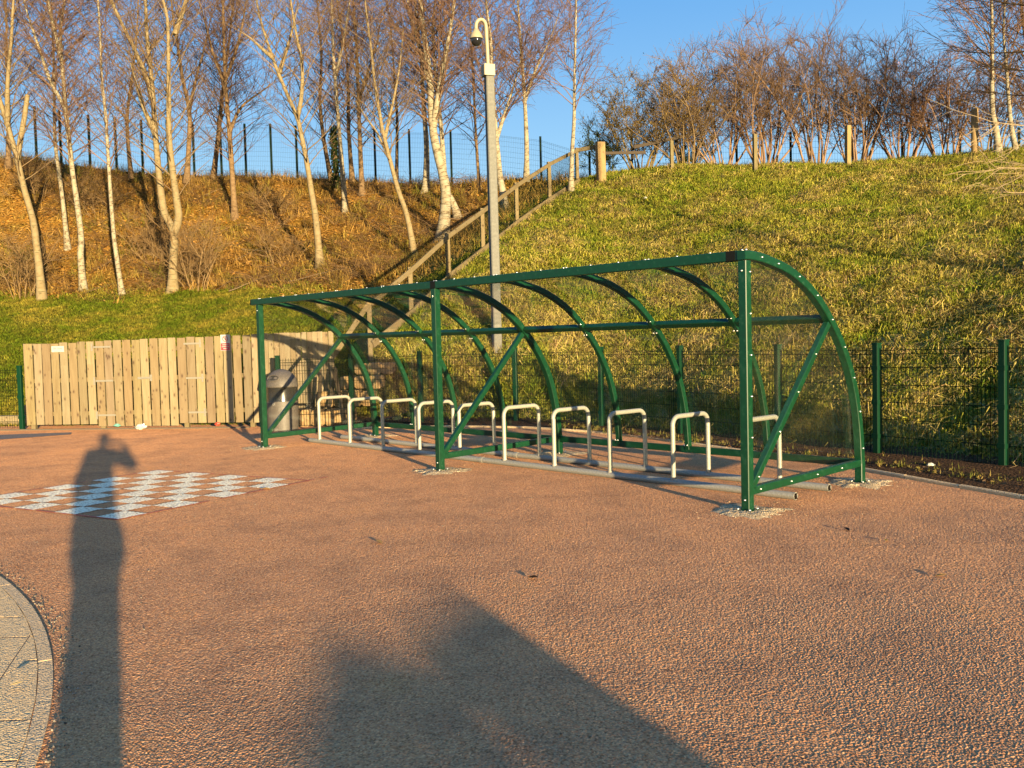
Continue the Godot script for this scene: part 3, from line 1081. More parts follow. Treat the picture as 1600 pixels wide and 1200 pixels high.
func build_shelter() -> void:
	var t := thing("cycle_shelter", "long green steel cycle shelter with a curved clear roof and ribs", "cycle shelter", SHELTER_AT, SHELTER_TURN)
	var len := SHELTER_LONG
	var bolt_mesh := SphereMesh.new()
	bolt_mesh.radius = 0.011
	bolt_mesh.height = 0.014
	bolt_mesh.radial_segments = 8
	bolt_mesh.rings = 4
	var bolts := []
	var line := hoop_line(36)
	var split := 0
	for k in line.size():
		if line[k].y > 1.635:
			split = k
	for k in 3:
		var x := len * k / 2.0
		one("front_post", t, M.green, Vector3(x, 0.012, 0), Vector3(x, 2.125, 0), 0.08, 0.08, Vector3.BACK)
		one("rear_leg", t, M.green, Vector3(x, 0.012, 2.0), Vector3(x, 0.2, 2.0), 0.078, 0.078, Vector3.BACK)
		for z in [0.0, 2.0]:
			one("base_plate", t, M.green, Vector3(x - 0.075, 0.012, z), Vector3(x + 0.075, 0.012, z), 0.15, 0.012, Vector3.UP, 0.002)
			for e in [[-0.058, -0.058], [0.058, -0.058], [-0.058, 0.058]]:
				bolts.append(Vector3(x + e[0], 0.022, z + e[1]))
		one("side_rail", t, M.green, Vector3(x, 0.172, 0.041), Vector3(x, 0.205, 1.96), 0.06, 0.07)
		one("brace", t, M.green, Vector3(x, 0.2, 0.05), Vector3(x, 1.585, 1.375), 0.06, 0.06, Vector3.RIGHT)
		bolts.append(Vector3(x, 0.1, -0.041))
		bolts.append(Vector3(x, 2.04, -0.041))
	# top rail in two lengths, meeting at the middle post in a black sleeve
	one("top_rail", t, M.green, Vector3(0.042, 2.17, 0), Vector3(len / 2 - 0.004, 2.17, 0), 0.075, 0.085)
	one("top_rail", t, M.green, Vector3(len / 2 + 0.004, 2.17, 0), Vector3(len + 0.19, 2.17, 0), 0.075, 0.085)
	for x in [0.11, len / 2, len + 0.2]:
		one("joint_sleeve", t, M.cap, Vector3(x - (0.045 if x < len else 0.012), 2.17, 0), Vector3(x + (0.045 if x < len else 0.012), 2.17, 0), 0.079, 0.089)
	one("purlin", t, M.green, Vector3(0.03, 1.635, 1.395), Vector3(len - 0.03, 1.635, 1.395), 0.07, 0.06, Vector3(0, 0.75, 0.66))
	one("rear_rail", t, M.green, Vector3(0.04, 0.2, 2.0), Vector3(len - 0.04, 0.2, 2.0), 0.05, 0.075)
	for k in 9:
		var x := len * k / 8.0
		var end: bool = k % 4 == 0
		put("rib", hoop_bar(x, 0.078 if end else 0.06, 0.075 if end else 0.065, line if k == 0 else line.slice(1)).mesh(), M.green, t)
		for e in [-0.02, 0.02]:
			bolts.append(Vector3(x + e, 2.216, 0.0))
			if not end:
				bolts.append(Vector3(x + e, 1.672, 1.315))
				bolts.append(Vector3(x + e, 1.545, 1.42))
				bolts.append(Vector3(x + e, 0.25, 1.945))
		if k < 8:
			for e in [0.33, 0.67]:
				bolts.append(Vector3(x + e * len / 8.0, 2.216, 0.0))
	one("end_cap", t, M.green, Vector3(0, 2.17, -0.046), Vector3(0, 2.17, -0.038), 0.078, 0.075)
	# clear sheets: a front and a rear one in each bay, and one across each end
	var upper := line.slice(2, split + 1)
	var lower := line.slice(split + 1, line.size() - 1)
	for k in 8:
		var x0 := len * k / 8.0 + 0.004
		var x1 := len * (k + 1) / 8.0 - 0.004
		put("roof_pane", hoop_sheet(x0, x1, upper, 0.042, 0.004).mesh(), M.pane, t)
		put("rear_pane", hoop_sheet(x0, x1, lower, 0.042, 0.004).mesh(), M.pane, t)
	for x in [0.045, len - 0.045]:
		var g := Geo.new()
		var poly := PackedVector2Array([Vector2(0.045, 0.21)])
		poly.append(Vector2(0.045, 2.12))
		for s in range(3, line.size() - 1):
			var tg: Vector2 = (line[s + 1] - line[s - 1]).normalized()
			poly.append(line[s] - Vector2(-tg.y, tg.x) * 0.03)
		var tri := Geometry2D.triangulate_polygon(poly)
		for side in [-1.0, 1.0]:
			for k in range(0, tri.size(), 3):
				var f := []
				for s in 3:
					f.append(Vector3(x + side * 0.002, poly[tri[k + s]].y, poly[tri[k + s]].x))
				g.face(f, Vector3(side, 0, 0))
		put("end_pane", g.mesh(), M.pane, t)
	# bolts on the outer face of each end frame
	for x in [-0.041, len + 0.041]:
		for s in [3, 6, 10, 14, 18, 22, 26, 30, 34]:
			bolts.append(Vector3(x, line[s].y, line[s].x))
		for y in [2.03, 1.68, 1.33, 0.98, 0.63]:
			bolts.append(Vector3(x, y, 0.02))
		for f in [0.06, 0.32, 0.56, 0.8]:
			bolts.append(Vector3(x + (0.01 if x < 0 else -0.01), lerpf(0.2, 1.585, f), lerpf(0.05, 1.375, f)))
			bolts.append(Vector3(x + (0.01 if x < 0 else -0.01), lerpf(0.172, 0.205, f), lerpf(0.04, 1.96, f)))
	for p in bolts:
		var b := put("bolt", bolt_mesh, M.bolt, t)
		b.position = p

	# the rough concrete round each foot
	var names := ["pale rough concrete patch round the foot of the nearest front post", "pale rough concrete patch round the foot of the middle front post", "pale rough concrete patch round the foot of the far left front post",
		"pale rough concrete patch round the nearest rear leg by the kerb", "pale concrete patch round the middle rear leg", "pale concrete patch round the far rear leg by the bin"]
	for k in 6:
		var p: Vector3 = t.transform * Vector3(len * (k % 3) / 2.0, 0, 2.0 if k > 2 else 0.0)
		var g := Geo.new()
		var m := 40
		var rings := 14
		var lump := noise(9.0, 700 + k, 4)
		var reach := PackedFloat32Array()
		for s in m:
			var an := TAU * s / m
			reach.append(0.33 / pow(pow(absf(cos(an)), 4.0) + pow(absf(sin(an)), 4.0), 0.25) * (0.98 + 0.5 * lump.get_noise_2d(cos(an) * 0.2, sin(an) * 0.2 + k) + rng.randf_range(-0.07, 0.07)))
		for r in rings + 1:
			for s in m:
				var d := Vector3(cos(TAU * s / m), 0, sin(TAU * s / m)).rotated(Vector3.UP, 0.8) * reach[s] * r / rings
				var y := lerpf(0.0155, 0.0015, smoothstep(0.55, 1.0, float(r) / rings)) + lump.get_noise_2d(d.x * 2.0, d.z * 2.0) * 0.008 + rng.randf_range(-0.004, 0.003)
				g.vert(d + Vector3(0, y if r < rings else -0.004, 0), Vector3.UP, Vector2(d.x, d.z) / 0.8 + Vector2(k * 0.3, 0))
		for r in rings:
			for s in m:
				var a := r * m + s
				var q := r * m + (s + 1) % m
				g.i.append_array([a, q, a + m, q, q + m, a + m])
		for q in range(0, g.i.size(), 3):
			if (g.v[g.i[q + 1]] - g.v[g.i[q]]).cross(g.v[g.i[q + 2]] - g.v[g.i[q]]).y > 0.0:
				var sw := g.i[q + 1]
				g.i[q + 1] = g.i[q + 2]
				g.i[q + 2] = sw
		var sums := PackedVector3Array()
		sums.resize(g.v.size())
		for q in range(0, g.i.size(), 3):
			var fn := (g.v[g.i[q + 2]] - g.v[g.i[q]]).cross(g.v[g.i[q + 1]] - g.v[g.i[q]])
			for w in 3:
				sums[g.i[q + w]] += fn
		for q in sums.size():
			g.n[q] = sums[q].normalized() if sums[q].length() > 1e-12 else Vector3.UP
		var o := put("concrete_footing", g.mesh(), M.footing)
		o.position = p
		tag(o, names[k], "footing", "concrete patches under the shelter posts")
		# crumbs of concrete scattered round it
		if k < 4:
			var cr := Geo.new()
			for s in 45:
				var an := rng.randf() * TAU
				var d := rng.randf_range(0.25, 0.62) 
				var r := rng.randf_range(0.002, 0.006)
				cr.lathe(Vector3(cos(an) * d, 0.006, sin(an) * d), [Vector2(r, 0), Vector2(r * 0.7, r * 0.8), Vector2(0.0005, r)], 5)
			put("concrete_crumbs", cr.mesh(), M.footing, o, "stuff")


func open_tube(g: Geo, a: Vector3, b: Vector3, r: float) -> void:
	var pts := PackedVector3Array()
	var rad := PackedFloat32Array()
	for k in 13:
		pts.append(a.lerp(b, k / 12.0))
		rad.append(r)
	g.tube(pts, rad, 16, Color.WHITE, false)
	var d := (b - a).normalized()
	var s := d.cross(Vector3.UP).normalized()
	for e in [[a, -d], [b, d]]:
		for j in 16:
			var c0 := s * cos(TAU * j / 16) + Vector3.UP * sin(TAU * j / 16)
			var c1 := s * cos(TAU * (j + 1) / 16) + Vector3.UP * sin(TAU * (j + 1) / 16)
			var p: Vector3 = e[0]
			g.face([p + c0 * r, p + c1 * r, p + c1 * r * 0.82, p + c0 * r * 0.82], e[1])
			var q: Vector3 = p - e[1] * 0.09
			g.face([p + c0 * r * 0.82, p + c1 * r * 0.82, q + c1 * r * 0.82, q + c0 * r * 0.82], -c0)


func build_rack() -> void:
	var t := thing("bicycle_rack", "galvanised cycle rack of ten upright hoops on two long ground tubes", "bicycle rack", SHELTER_AT, SHELTER_TURN)
	var fr := func(x: float) -> float: return lerpf(0.73, 0.83, x / 8.4)
	var rr := func(x: float) -> float: return lerpf(1.335, 1.41, x / 8.4)
	for f in [fr, rr]:
		var g := Geo.new()
		open_tube(g, Vector3(-0.03, 0.036, f.call(0.0)), Vector3(8.4, 0.036, f.call(8.4)), 0.036)
		put("base_tube", g.mesh(), M.galv_old, t)
		var dk := Geo.new()  # black discs put in for the shade inside the hollow ends
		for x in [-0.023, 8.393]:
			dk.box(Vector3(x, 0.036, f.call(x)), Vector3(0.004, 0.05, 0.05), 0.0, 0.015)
		put("hollow_shade", dk.mesh(), M.tube_shade, t)
		var sl := Geo.new()
		sl.tube(PackedVector3Array([Vector3(4.28, 0.036, f.call(4.28)), Vector3(4.34, 0.036, f.call(4.34))]), PackedFloat32Array([0.0395, 0.0395]), 16)
		put("coupling_sleeve", sl.mesh(), M.galv_old, t)
	for k in 10:
		var x := 0.5 + 0.847 * k
		var a: float = fr.call(x)
		var b: float = rr.call(x)
		var lean := rng.randf_range(-0.008, 0.008)
		var pts := PackedVector3Array([Vector3(x, 0.055, a), Vector3(x, 0.3, a), Vector3(x, 0.6, a)])
		for s in 7:
			var an := PI * 0.5 * s / 6.0
			pts.append(Vector3(x + lean, 0.6 + 0.095 * sin(an), a + 0.095 * (1.0 - cos(an))))
		for s in 7:
			var an := PI * 0.5 * (1.0 - s / 6.0)
			pts.append(Vector3(x + lean, 0.6 + 0.095 * sin(an), b - 0.095 * (1.0 - cos(an))))
		pts.append_array([Vector3(x, 0.3, b), Vector3(x, 0.055, b)])
		var rad := PackedFloat32Array()
		rad.resize(pts.size())
		rad.fill(0.0245)
		var g := Geo.new()
		g.tube(pts, rad, 14)
		var h := put("hoop", g.mesh(), M.galv, t)
		for z in [a, b]:
			var w := Geo.new()
			w.tube(PackedVector3Array([Vector3(x, 0.045, z), Vector3(x, 0.075, z), Vector3(x, 0.088, z)]), PackedFloat32Array([0.03, 0.03, 0.0252]), 12)
			put("collar", w.mesh(), M.galv_old, h)


# ---------- timber bin store, fences, street furniture ----------

func board_mesh(w: float, h: float, d: float, sd: int) -> ArrayMesh:
	var g := Geo.new()
	var r := RandomNumberGenerator.new()
	r.seed = sd
	var k := r.randf_range(0.74, 1.16)
	g.bar(Vector3(0, 0, 0), Vector3(0, h, 0), w, d, Vector3.BACK, 0.003, Vector2(r.randf() * 5.0, r.randf() * 5.0), Color(k, k * r.randf_range(0.96, 1.03), k * r.randf_range(0.86, 1.12)))
	# one tile is a metre of width and two of length
	for s in g.t.size():
		g.t[s] = Vector2(g.t[s].x, g.t[s].y * 0.5)
	return g.mesh()


func build_bin_store() -> void:
	var t := thing("bin_store", "timber bin store of upright pale boards with hinged gates, left behind the chessboard", "timber enclosure")
	var a := Vector3(-9.45, 0, -18.46)
	var b := Vector3(-4.85, 0, -17.76)
	var c := Vector3(-3.42, 0, -18.32)
	var dir := (b - a).normalized()
	var face := Vector3(-dir.z, 0, dir.x)
	if face.z < 0.0: face = -face
	var turn := atan2(face.x, face.z)
	var n := 25
	var gap := a.distance_to(b) / n
	for k in n:
		var p := a + dir * gap * (k + 0.5)
		var top := lerpf(1.665, 1.745, float(k) / n) + rng.randf_range(-0.012, 0.012)
		var low := 0.055 if k > 7 and k < 17 else 0.10
		var w := gap - rng.randf_range(0.022, 0.036)
		var o := put("board", board_mesh(w, top - low, 0.022, 300 + k), M["plank%d" % (k % 3)], t)
		o.position = p + Vector3(0, low, 0) + face * rng.randf_range(0.0, 0.006)
		o.rotation = Vector3(0, turn, rng.randf_range(-0.006, 0.006))
	# narrower boards running back on the right
	var d2 := (c - b).normalized()
	var f2 := Vector3(-d2.z, 0, d2.x)
	if f2.z < 0.0: f2 = -f2
	for k in 15:
		var p := b.lerp(c, (k + 0.5) / 15.0)
		var o := put("board", board_mesh(0.098, lerpf(1.66, 1.68, k / 15.0) + rng.randf_range(-0.008, 0.008), 0.02, 340 + k), M["plank%d" % ((k + 1) % 3)], t)
		o.position = p + Vector3(0, 0.09, 0)
		o.rotation = Vector3(0, atan2(f2.x, f2.z), rng.randf_range(-0.004, 0.004))
	# left return, seen on edge
	for k in 8:
		var o := put("board", board_mesh(0.17, 1.6, 0.022, 370 + k), M["plank%d" % (k % 3)], t)
		o.position = a + Vector3(-0.012, 0.08, -0.12 - k * 0.182)
		o.rotation = Vector3(0, -PI / 2 + turn, 0)
	for y in [0.3, 0.95, 1.5]:
		one("fence_rail", t, M.rail, a + Vector3(0.06, y, 0) - face * 0.045, b + Vector3(0, y + 0.03, 0) - face * 0.045, 0.045, 0.085)
		one("fence_rail", t, M.rail, b + Vector3(0.03, y + 0.03, 0) - f2 * 0.045, c + Vector3(-0.02, y + 0.05, 0) - f2 * 0.045, 0.045, 0.085)
	for f in [0.012, 0.33, 0.70, 0.985]:
		one("post", t, M.rail, a.lerp(b, f) - face * 0.12 + Vector3(0, 0.0, 0), a.lerp(b, f) - face * 0.12 + Vector3(0, 1.6, 0), 0.09, 0.09, Vector3.BACK)
	# strap hinges and the latch
	for e in [[0.315, 1.58, 1.0], [0.32, 0.93, 1.0], [0.325, 0.27, 1.0], [0.79, 1.60, -1.0], [0.795, 0.95, -1.0], [0.80, 0.30, -1.0]]:
		var p: Vector3 = a + dir * 4.653 * e[0] + face * 0.02 + Vector3(0, e[1], 0)
		var g := Geo.new()
		g.bar(p, p + dir * 0.36 * e[2], 0.006, 0.035, Vector3.UP, 0.001)
		g.bar(p - dir * 0.03 + Vector3(0, -0.075, 0), p - dir * 0.03 + Vector3(0, 0.075, 0), 0.035, 0.008, face, 0.001)
		put("strap_hinge", g.mesh(), M.zinc, t)
	var g := Geo.new()
	var lp := a + dir * 4.653 * 0.535 + face * 0.022 + Vector3(0, 0.97, 0)
	g.bar(lp - dir * 0.13, lp + dir * 0.13, 0.008, 0.045, Vector3.UP, 0.001)
	g.bar(lp - dir * 0.05 + face * 0.012, lp + dir * 0.16 + face * 0.012, 0.02, 0.02, Vector3.UP, 0.002)
	g.bar(lp + dir * 0.14 + Vector3(0, -0.06, 0), lp + dir * 0.14 + Vector3(0, 0.06, 0), 0.05, 0.01, face, 0.001)
	put("latch", g.mesh(), M.zinc, t)

	# the two notices
	var s := thing("store_sign", "small white sign reading Bin Store on the left boards of the timber enclosure", "sign", a + dir * 0.73 + face * 0.024 + Vector3(0, 1.56, 0), turn)
	one("plate", s, M.sign_white, Vector3(-0.13, 0, 0), Vector3(0.13, 0, 0), 0.006, 0.115, Vector3.UP, 0.001)
	var tm := TextMesh.new()
	tm.text = "Bin Store"
	var ft := SystemFont.new()
	ft.font_names = PackedStringArray(["Droid Sans"])
	tm.font = ft
	tm.font_size = 32
	tm.pixel_size = 0.0014
	tm.depth = 0.001
	var lt := put("lettering", tm, M.ink, s)
	lt.position = Vector3(0, 0.012, 0.0036)
	var rule := Geo.new()
	rule.box(Vector3(0, -0.038, 0.0036), Vector3(0.15, 0.004, 0.001), 0.0, 0.0)
	put("small_print", rule.mesh(), M.ink, s)

	s = thing("warning_sign", "small white and red notice with a ring symbol near the right end of the boards", "sign", a + dir * 4.653 * 0.893 + face * 0.024 + Vector3(0, 1.60, 0), turn)
	one("plate", s, M.sign_white, Vector3(0, -0.15, 0), Vector3(0, 0.15, 0), 0.19, 0.006, Vector3.BACK, 0.001)
	one("red_panel", s, M.sign_red, Vector3(0, -0.142, 0.0042), Vector3(0, -0.01, 0.0042), 0.174, 0.002, Vector3.BACK, 0.0)
	var rg := Geo.new()
	var pts := PackedVector3Array()
	var rad := PackedFloat32Array()
	for k in 25:
		pts.append(Vector3(cos(TAU * k / 24.0) * 0.05, 0.072 + sin(TAU * k / 24.0) * 0.05, 0.004))
		rad.append(0.006)
	rg.tube(pts, rad, 6)
	rg.bar(Vector3(-0.034, 0.106, 0.004), Vector3(0.034, 0.038, 0.004), 0.011, 0.003, Vector3.BACK, 0.0)
	put("ring_symbol", rg.mesh(), M.sign_red, s)
	var sy := Geo.new()
	sy.box(Vector3(0, 0.072, 0.0034), Vector3(0.02, 0.06, 0.001), 0.0, 0.0)
	put("symbol", sy.mesh(), M.ink, s)
	for k in 3:
		var ln := Geo.new()
		ln.box(Vector3(0, -0.04 - k * 0.036, 0.0056), Vector3([0.12, 0.14, 0.09][k], 0.014, 0.001), 0.0, 0.0)
		put("text_line", ln.mesh(), M.sign_white, s)


# welded mesh: uprights every 50 mm, cross wires every 200 mm, doubled at the top
func mesh_panel(a: Vector3, b: Vector3, h: float, step: float, rowstep: float, wire: float, low := 0.04) -> Geo:
	var g := Geo.new()
	var flat := Vector3(b.x - a.x, 0, b.z - a.z)
	var n := maxi(2, roundi(flat.length() / step))
	for k in range(1, n):
		var p := a.lerp(b, float(k) / n)
		g.twig(PackedVector3Array([p + Vector3(0, low, 0), p + Vector3(0, h, 0)]), wire, wire, Color.WHITE)
	var rows := [h - 0.03, h - 0.075]
	var y := h - 0.03 - rowstep
	while y > low:
		rows.append(y)
		y -= rowstep
	var out := flat.normalized().cross(Vector3.UP) * wire * 1.6
	for r in rows:
		g.twig(PackedVector3Array([a + Vector3(0, r, 0) + out, b + Vector3(0, r, 0) + out]), wire * 1.15, wire * 1.15, Color.WHITE)
	return g


func mesh_fence(label: String, spots: Array, h: float, called := "mesh_fence") -> void:
	var t := thing(called, label, "mesh fence")
	for k in spots.size():
		var p: Vector3 = spots[k]
		var d: Vector3 = (spots[mini(k + 1, spots.size() - 1)] - spots[maxi(k - 1, 0)]).normalized()
		var g := Geo.new()
		g.bar(p + Vector3(0, -0.1, 0), p + Vector3(0, h + 0.04, 0), 0.08, 0.08, d, 0.008)
		var post := put("fence_post", g.mesh(), M.fence_green, t)
		g = Geo.new()
		g.bar(p + Vector3(0, h + 0.04, 0), p + Vector3(0, h + 0.06, 0), 0.088, 0.088, d, 0.006)
		put("post_cap", g.mesh(), M.fence_green, post)
		# clamps that hold the wire
		g = Geo.new()
		for y in [0.25, 0.65, 1.05]:
			g.bar(p + Vector3(0, y - 0.025, 0), p + Vector3(0, y + 0.025, 0), 0.098, 0.094, d, 0.004)
		put("clamp", g.mesh(), M.fence_green, post)
		if k < spots.size() - 1:
			put("mesh_panel", mesh_panel(p, spots[k + 1], h, 0.05, 0.2, 0.0039).mesh(), M.wire, t, "stuff")


func ground_at(x: float, z: float) -> Vector3:
	return Vector3(x, maxf(height(x, z), 0.0), z)


func build_fences() -> void:
	mesh_fence("low green welded mesh fence running behind the shelter and on to the right", [Vector3(7.0, 0.05, -6.4), Vector3(5.95, 0.05, -8.1), Vector3(5.02, 0.05, -9.69), Vector3(4.27, 0.03, -11.1), Vector3(3.49, 0.03, -12.45), Vector3(2.49, 0.03, -14.05), Vector3(1.47, 0.03, -15.65), Vector3(0.06, 0.03, -16.95), Vector3(-1.66, 0.02, -17.2), Vector3(-2.93, 0.0, -17.32), Vector3(-4.27, 0.0, -17.36)], 1.28)
	mesh_fence("low green welded mesh fence at the far left beside the timber store", [Vector3(-15.4, 0.0, -18.9), Vector3(-12.5, 0.0, -18.75), Vector3(-9.58, 0.0, -18.5)], 1.2)

	# tall mesh fence along the skyline
	var t := thing("skyline_fence", "tall dark mesh fence with slim posts along the crest behind the birches", "mesh fence")
	var xs := [-24.2, -23.1, -22.0, -20.91, -19.76, -18.73, -17.52, -16.41, -15.31, -14.23, -13.15, -12.0, -10.97, -9.89, -8.82, -7.14, -5.5, -3.99, -2.24, -0.4, 1.35, 3.2]
	var prev := Vector3.INF
	for x in xs:
		var z := -40.4 if x < -6.0 else lerpf(-40.4, -37.0, (x + 6.0) / 9.0)
		var p := Vector3(x, height(x, z) - 0.2, z)
		var h := 2.35
		one("fence_post", t, M.far_post, p, p + Vector3(0, h + 0.12, 0), 0.085, 0.085, Vector3.BACK, 0.01)
		if prev != Vector3.INF:
			put("mesh_panel", mesh_panel(prev, p, h, 0.075, 0.2, 0.0030, 0.1).mesh(), M.far_wire, t, "stuff")
		prev = p
	prev = Vector3.INF
	t = thing("crest_fence", "dark mesh fence half hidden behind the bare shrubs on the right crest", "mesh fence")
	for k in 9:
		var x := 4.4 + k * 1.75
		var z := -33.6 + k * 0.35
		var p := Vector3(x, height(x, z) - 0.1, z)
		one("fence_post", t, M.far_post, p, p + Vector3(0, 2.0, 0), 0.07, 0.07, Vector3.BACK, 0.01)
		if prev != Vector3.INF:
			put("mesh_panel", mesh_panel(prev, p, 1.9, 0.09, 0.2, 0.003, 0.1).mesh(), M.far_wire, t, "stuff")
		prev = p

	# timber rail fence climbing beside the steps
	t = thing("stair_fence", "weathered timber rail fence with netting climbing the bank in front of the birches", "timber fence")
	var st := [Vector3(-3.72, 1.25, -18.8), Vector3(-2.8, 1.37, -18.9), Vector3(-2.08, 2.0, -20), Vector3(-1.35, 2.91, -21.2), Vector3(-0.61, 3.64, -22.7), Vector3(0.23, 4.5, -24.6), Vector3(1.18, 5.35, -26.7), Vector3(2.13, 6.16, -29.0)]
	var rail_h := [0.95, 0.93, 1.02, 1.02, 1.04, 1.08, 1.1, 1.07]
	for k in st.size():
		var p: Vector3 = st[k]
		if k != 1:
			p.y = height(p.x, p.z)
		st[k] = p
		var h: float = rail_h[k]
		var g := Geo.new()
		g.bar(p + Vector3(0, -0.2, 0), p + Vector3(0, h + 0.05, 0), 0.095, 0.095, Vector3(0.3, 0, 1), 0.008, Vector2(k * 0.7, k * 0.3))
		put("fence_post", g.mesh(), M.rail, t)
	for k in st.size() - 1:
		var a: Vector3 = st[k]
		var b: Vector3 = st[k + 1]
		var side := (b - a).cross(Vector3.UP).normalized() * 0.065
		var g := Geo.new()
		g.bar(a + Vector3(0, rail_h[k], 0) + side, b + Vector3(0, rail_h[k + 1], 0) + side, 0.045, 0.10, Vector3.UP, 0.008, Vector2(k * 0.37, k * 0.6))
		put("top_rail", g.mesh(), M.rail, t)
		if k > 0:
			g = Geo.new()
			g.bar(a + Vector3(0, 0.13, 0) + side, b + Vector3(0, 0.13, 0) + side, 0.05, 0.15, Vector3.UP, 0.008, Vector2(k * 0.17, k * 0.4))
			put("string_board", g.mesh(), M.rail, t)
		# netting of crossed wires
		g = Geo.new()
		var m := maxi(8, roundi(a.distance_to(b) / 0.075))
		for s in range(-13, m):
			for up in 2:
				var f0 := float(s) / m
				var f1 := float(s + 13) / m
				var y0 := 0.05 if up == 0 else 0.98
				var y1 := 0.98 if up == 0 else 0.05
				var c0 := maxf(f0, 0.0)
				var c1 := minf(f1, 1.0)
				if c1 <= c0:
					continue
				var p0 := a.lerp(b, c0) + Vector3(0, lerpf(y0, y1, (c0 - f0) / (f1 - f0)) * rail_h[k], 0)
				var p1 := a.lerp(b, c1) + Vector3(0, lerpf(y0, y1, (c1 - f0) / (f1 - f0)) * rail_h[k], 0)
				g.twig(PackedVector3Array([p0, p1]), 0.0026, 0.0026, Color.WHITE)
		put("netting", g.mesh(), M.wire, t, "stuff")
	var rl := Geo.new()
	rl.bar(st[7] + Vector3(0, 1.05, 0), Vector3(2.8, 7.2, -28.5), 0.05, 0.12, Vector3.UP, 0.006)
	put("top_rail", rl.mesh(), M.rail, t)

	# posts along the right crest
	var words := ["thick square new timber post at the top of the stair fence", "slim pale timber post in front of the leafy olive shrub", "slim pale timber post on the crest, second from the thick one to its right", "pale timber post on the middle of the right crest, in front of the tallest shrubs", "round thick pale timber post at the right end of the crest"]
	var pp := [[2.8, -28.37, 1.22, 0.235], [4.92, -28.52, 0.93, 0.10], [7.19, -27.74, 1.14, 0.11], [9.63, -27.05, 1.22, 0.125], [12.48, -25.55, 1.28, 0.19]]
	for k in 5:
		var e: Array = pp[k]
		var p := Vector3(e[0], height(e[0], e[1]) - 0.05, e[1])
		var o := thing("timber_post", words[k], "post", p, 0.0, "timber posts along the right crest")
		var g := Geo.new()
		if k == 4:
			g.tube(PackedVector3Array([Vector3(0, -0.3, 0), Vector3(0, e[2], 0)]), PackedFloat32Array([0.095, 0.09]), 14)
		else:
			g.bar(Vector3(0, -0.3, 0), Vector3(0.012 * k - 0.02, e[2], 0), e[3], e[3], Vector3(0.25, 0, 1), 0.006, Vector2(k * 0.31, 0.2 * k), Color(1, 1, 1) if k == 0 else Color(0.95, 1.0, 0.95))
		put("shaft", g.mesh(), M.new_post if k in [0, 3, 4] else M.rail, o)
	# old rail lying across the shrubs
	t = thing("leaning_rail", "old brown timber rail propped across the shrubs behind the slim posts", "rail")
	one("rail", t, M.dark_wood_and_shade, Vector3(3.0, 7.15, -29.3), Vector3(4.3, 7.2, -29.6), 0.05, 0.09)
	one("rail", t, M.dark_wood_and_shade, Vector3(4.0, 7.45, -30.0), Vector3(6.2, 7.85, -29.9), 0.05, 0.10)


func build_stone_steps() -> void:
	var t := thing("stone_steps", "rough buff stone steps rising behind the mesh fence next to the litter bin", "steps")
	var rows := [[-4.02, -17.72, 0.0, 0.33, 4, 0.27], [-3.62, -18.0, 0.33, 0.32, 4, 0.26], [-3.28, -18.3, 0.65, 0.26, 3, 0.27], [-3.05, -18.6, 0.91, 0.24, 3, 0.26]]
	for r in rows:
		for k in r[4]:
			var g := Geo.new()
			var w: float = r[5] * rng.randf_range(0.88, 1.0)
			g.box(Vector3.ZERO, Vector3(w, r[3] * rng.randf_range(0.86, 0.97), 0.4), rng.randf_range(-0.06, 0.06), 0.035)
			var o := put("stone_block", g.mesh(), M.stone, t)
			o.position = Vector3(r[0] + (k + 0.5) * r[5], r[2] + r[3] * 0.5, r[1] + rng.randf_range(-0.03, 0.03))
	for e in [[-3.42, -17.62, 0.16, 1.06], [-3.2, -17.75, -0.12, 1.1], [-3.62, -17.66, 0.06, 0.95]]:  # dark slanting bars stand in for shadows of the hoop frame
		one("shadow_bar", t, M.dark_wood_and_shade, Vector3(e[0], 0.3, e[1]), Vector3(e[0] + e[2], e[3], e[1] - 0.04), 0.07, 0.04, Vector3.BACK)
	var s := thing("timber_sleeper", "short timber sleeper lying on the grass beyond the left mesh fence", "sleeper", Vector3(-10.3, height(-10.3, -19.6), -19.75))
	one("beam", s, M.plank1, Vector3(-0.75, 0.12, 0), Vector3(0.55, 0.12, 0.05), 0.2, 0.2, Vector3.UP, 0.012)
	one("beam", s, M.plank2, Vector3(0.15, 0.33, -0.05), Vector3(0.5, 0.33, -0.03), 0.2, 0.2, Vector3.UP, 0.012)


